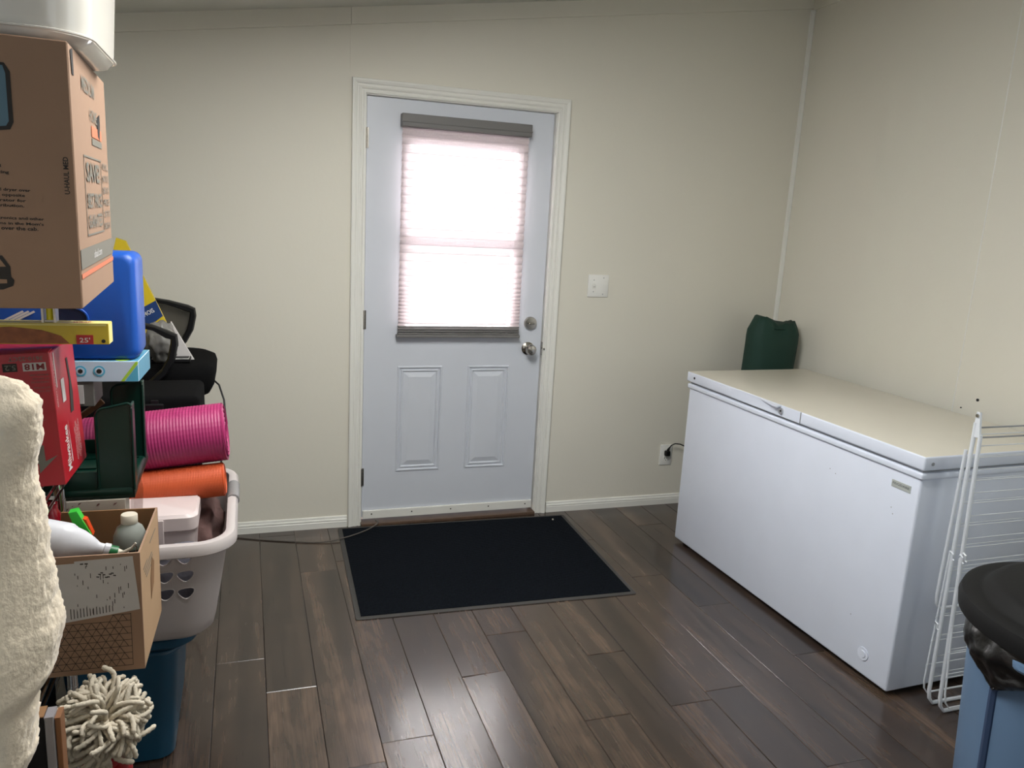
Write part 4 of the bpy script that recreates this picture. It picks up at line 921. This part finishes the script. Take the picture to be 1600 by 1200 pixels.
b = B(); tube(b, [(.17, .10, .845), (.20, .04, .80), (.22, -.02, .77), (.225, -.06, .755)], [.016, .014, .012, .011], 8); obj('tilt_lever', b, BLACK, t, smooth=True)

b = B(); box(b, -.29, .29, -.135, .135, 0, .243, .02, 3); o = obj('black_case', b, BLACKF, smooth=True, loc=(-.955, -1.085, .722)); tag(o, 'black soft case with buckle strap between chair seat and pink mat', 'case')
b = B(); box(b, .15, .172, -.140, -.132, .01, .235, .002); box(b, .135, .187, -.146, -.136, .175, .225, .004); s_ = obj('buckle_strap', b, BLACK, o)
b = B(); pts = [(-.650, -.60, .885), (-.630, -.62, .87), (-.612, -.66, .82), (-.606, -.70, .76), (-.612, -.72, .68), (-.625, -.75, .6), (-.66, -.85, .35), (-.72, -.9, .05), (-.80, -.92, .006), (-.95, -.93, .006)]
tube(b, pts, .0035, 8); o = obj('black_cable', b, BLACK, smooth=True); tag(o, 'thin black cable hanging from the office chair behind the pink mat', 'cable')
# things on the seat
t = thing('chamois_pack', 'yellow and blue printed pack leaning behind the blue container', 'package', (-.86, -.70, .984))
yk = 0.0
b = B(); prism(b, [(-.20, 0, 0), (.055, 0, .10), (.06, 0, .135), (-.06, 0, .42), (-.09, 0, .43)], (0, .02, 0)); obj('pack', b, YELLOW, t)
b = B(); prism(b, [(-.055, -.001, .165), (.028, -.001, .215), (.050, -.001, .16), (-.03, -.001, .095)], (0, -.0006, 0)); nb = obj('navy_band', b, NAVY, t)
text('lettering', 'CHAMOIS', nb, (-.040, -.0022, .137), (.86, 0, .5), (-.5, 0, .86), .075, .016, WHITEI, .01)
b = B(); bmesh.ops.create_icosphere(b, subdivisions=4, radius=1)
for v in b.verts:
    q = v.co.copy(); v.co = Vector((q.x * .052, q.y * .05, q.z * .075)) * (1 + .22 * noise.noise(q * 3.1) + .12 * noise.noise(q * 8))
o = obj('plastic_bag', b, PBAG, smooth='all', loc=(-.815, -.745, 1.055)); tag(o, 'crumpled grey plastic bag inside the near armrest loop', 'bag')
b = B(); prism(b, [(-.045, 0, 0), (.045, 0, -.0), (-.028, 0, .140)], (.002, .004, 0)); o = obj('folded_card', b, LABW, loc=(-.757, -.70, .984)); tag(o, 'white folded card standing on the chair seat between the armrests', 'card')
t = thing('media_case', 'thin black case with white outline lying on the chair seat', 'case', (-.775, -.72, .985))
b = B(); box(b, -.075, .055, -.045, .05, 0, .012, .002); obj('case', b, BLACK, t)
b = B(); tube(b, [(-.07, -.043, .0135), (.05, -.043, .0135), (.05, .045, .0135), (-.07, .045, .0135)], .0012, 6, closed=True); obj('white_outline', b, WHITEI, t)

# ------------------------------------------------------------------ mop, boards
t = thing('string_mop', 'off-white chenille string mop standing head up before the teal tote', 'mop', (-.806, -2.215, .50))
AX = Vector((.42, -.60, .68)).normalized(); QX = AX.to_track_quat('Z', 'Y').to_matrix().to_4x4()
strand_me = []
rnd = random.Random(11)
for v_ in range(12):
    b = B(); n = 9; pts = []; L = .070 + rnd.uniform(-.010, .012); w1, w2 = rnd.uniform(-.5, .5), rnd.uniform(0, 6)
    for i in range(n):
        f = i / (n - 1); pts.append((.008 + L * math.sin(f * 1.35) / .97, .005 * math.sin(w2 + f * 5) * f + w1 * .03 * f, .030 * math.sin(f * 1.6) - .050 * f * f + .004 * math.sin(f * 7 + w2)))
    fine = []; fr = []
    for i in range(n - 1):
        for q in range(3):
            f = q / 3; fine.append(tuple(pts[i][k] * (1 - f) + pts[i + 1][k] * f for k in range(3))); fr.append(.0043 * (1 + (.13 if (i * 3 + q) % 2 else -.10)))
    fine.append(pts[-1]); fr.append(.0028); tube(b, fine, fr, 7)
    me = bpy.data.meshes.new('strand'); b.normal_update(); b.to_mesh(me); b.free(); me.materials.append(MOPS)
    for p in me.polygons: p.use_smooth = True
    strand_me.append(me)
hd = Matrix.Translation((0, 0, .045)) @ QX
for i in range(285):
    o = bpy.data.objects.new('strand', strand_me[i % 12]); C.objects.link(o); o.parent = t
    az = rnd.uniform(0, 2 * PI); el = rnd.uniform(-1.1, 1.25); sc_ = rnd.uniform(.85, 1.15)
    o.matrix_local = hd @ Matrix.Rotation(az, 4, 'Z') @ Matrix.Translation((.006, 0, .006 * rnd.uniform(-1, 1))) @ Matrix.Rotation(-el, 4, 'Y') @ Matrix.Rotation(rnd.uniform(-1.3, 1.3), 4, 'X') @ Matrix.Scale(sc_, 4)
b = B(); lathe(b, [(.018, -.085), (.026, -.08), (.028, -.03), (.02, -.01), (.012, .02)], seg=24); obj('mop_collar', b, MOPR, t, smooth=True)
b = B(); lathe(b, [(.045, -.075), (.050, -.07), (.045, -.055), (.02, -.045)], seg=28); obj('mop_disc', b, MOPR, t, smooth=True)
b = B(); tube(b, [(0, 0, -.07), (0, 0, -.50)], .0115, 14); obj('handle', b, STEELB, t, smooth=True)
for nm, x0, x1, y0, m, lab, zt in (('dark_board', -.900, -.8505, -2.44, BLACK, 'dark board standing left of the metal-edged panel, under the towel', .715), ('metal_panel', -.8500, -.8365, -2.44, STEELB, 'grey metal-edged panel standing between dark board and pine board', .712), ('pine_board', -.8360, -.8275, -2.435, PINE, 'thin pine board standing beside the mop head', .706)):
    t = thing(nm, lab, 'board', ((x0 + x1) / 2, y0, 0)); b = B(); hw = (x1 - x0) / 2; box(b, -hw, hw, 0, .03, 0, zt, .001, 1); obj('board', b, m, t)
    b = B(); box(b, -hw, hw, -.0005, .0305, zt, zt + .002); obj('edge_band', b, CARDIN if nm == 'dark_board' else m, t)

# ------------------------------------------------------------------ towel over a rail (foreground)
t = thing('clothes_rail', 'metal rail holding the fluffy towel at the far left', 'rail', (XL, -2.80, 0))
b = B(); tube(b, [(0, 0, 1.335), (.865, 0, 1.335)], .010, 12); obj('rail', b, CHROME, t, smooth=True)
b = B(); disc(b, (0, 0, 1.335), (1, 0, 0), .03, .008, 20); obj('wall_flange', b, CHROME, t, smooth=True)
t = thing('fluffy_towel', 'cream fluffy towel hanging in the left foreground', 'towel', (-.93, -2.80, .6))
def edge_x(z):                                               # right-hand edge of the hanging cloth
    P_ = [(0.55, -.79), (.88, -.785), (.93, -.765), (.985, -.762), (1.02, -.742), (1.06, -.735), (1.10, -.741), (1.17, -.747), (1.25, -.752), (1.29, -.744), (1.33, -.742), (1.352, -.752), (1.365, -.775)]
    for (z0, x0), (z1, x1) in zip(P_, P_[1:]):
        if z <= z1: f = (z - z0) / (z1 - z0); f = f * f * (3 - 2 * f); return x0 + (x1 - x0) * f
    return P_[-1][1]
b = B(); nz, na = 330, 230; loops = []
for i in range(nz + 1):
    f = i / nz; z = .55 + .812 * f; xr = edge_x(z); xl = -1.16
    cy = 0; lp = []
    thk = .055 * (1 - max(0, (f - .94) / .06) ** 2 * .85) + .022 * (1 - f)
    for k in range(na):
        a = 2 * PI * k / na; c_, s_ = math.cos(a), math.sin(a)
        hxw = (xr - xl) / 2; x = (xl + xr) / 2 + hxw * (abs(c_) ** .55) * (1 if c_ > 0 else -1); y = -2.80 + thk * (abs(s_) ** .75) * (1 if s_ > 0 else -1)
        fold = .026 * math.sin((x + .93) * 30 + (1 - f) * 2.2 + math.sin(z * 6) * .6) * (.7 - .3 * s_) * min(1, (1.36 - z) * 8) + .016 * math.sin(x * 17 + z * 11 + 1.0) * (.7 - .3 * s_) * min(1, (1.36 - z) * 5)
        n1 = noise.noise(Vector((x * 14, z * 14, y * 20))) * .007 + noise.noise(Vector((x * 55, z * 55, y * 55))) * .0028 + noise.noise(Vector((x * 210, z * 130, y * 210))) * .0022 + noise.noise(Vector((x * 420, z * 300, y * 420))) * .0012
        lp.append((x + .93 + n1 * .8, y + 2.80 + fold + n1, z - .6 + n1 * .5))
    loops.append(lp)
loft(b, loops); to = obj('cloth', b, SHERPA, t, smooth='all')
# thin grey cable on the floor beside the door
b = B(); P_ = [(-.75, -.035, .004), (-.60, -.050, .004), (-.47, -.105, .004), (-.33, -.155, .004), (-.214, -.185, .004), (-.12, -.178, .011), (-.04, -.145, .014), (.03, -.095, .015), (.071, -.055, .019), (.085, -.028, .022), (.07, -.012, .024)]
sm = []
for i in range(len(P_) - 1):
    p0, p1, p2, p3 = [Vector(P_[max(0, min(len(P_) - 1, j))]) for j in (i - 1, i, i + 1, i + 2)]
    for k in range(5):
        f = k / 5; sm.append(.5 * ((2 * p1) + (p2 - p0) * f + (2 * p0 - 5 * p1 + 4 * p2 - p3) * f * f + (3 * p1 - p0 - 3 * p2 + p3) * f ** 3))
tube(b, sm, .0032, 7); o = obj('grey_cable', b, mat('grey_cable', (92, 86, 80), .5), smooth=True); tag(o, 'thin grey cable lying on the floor along the baseboard to the door', 'cable')
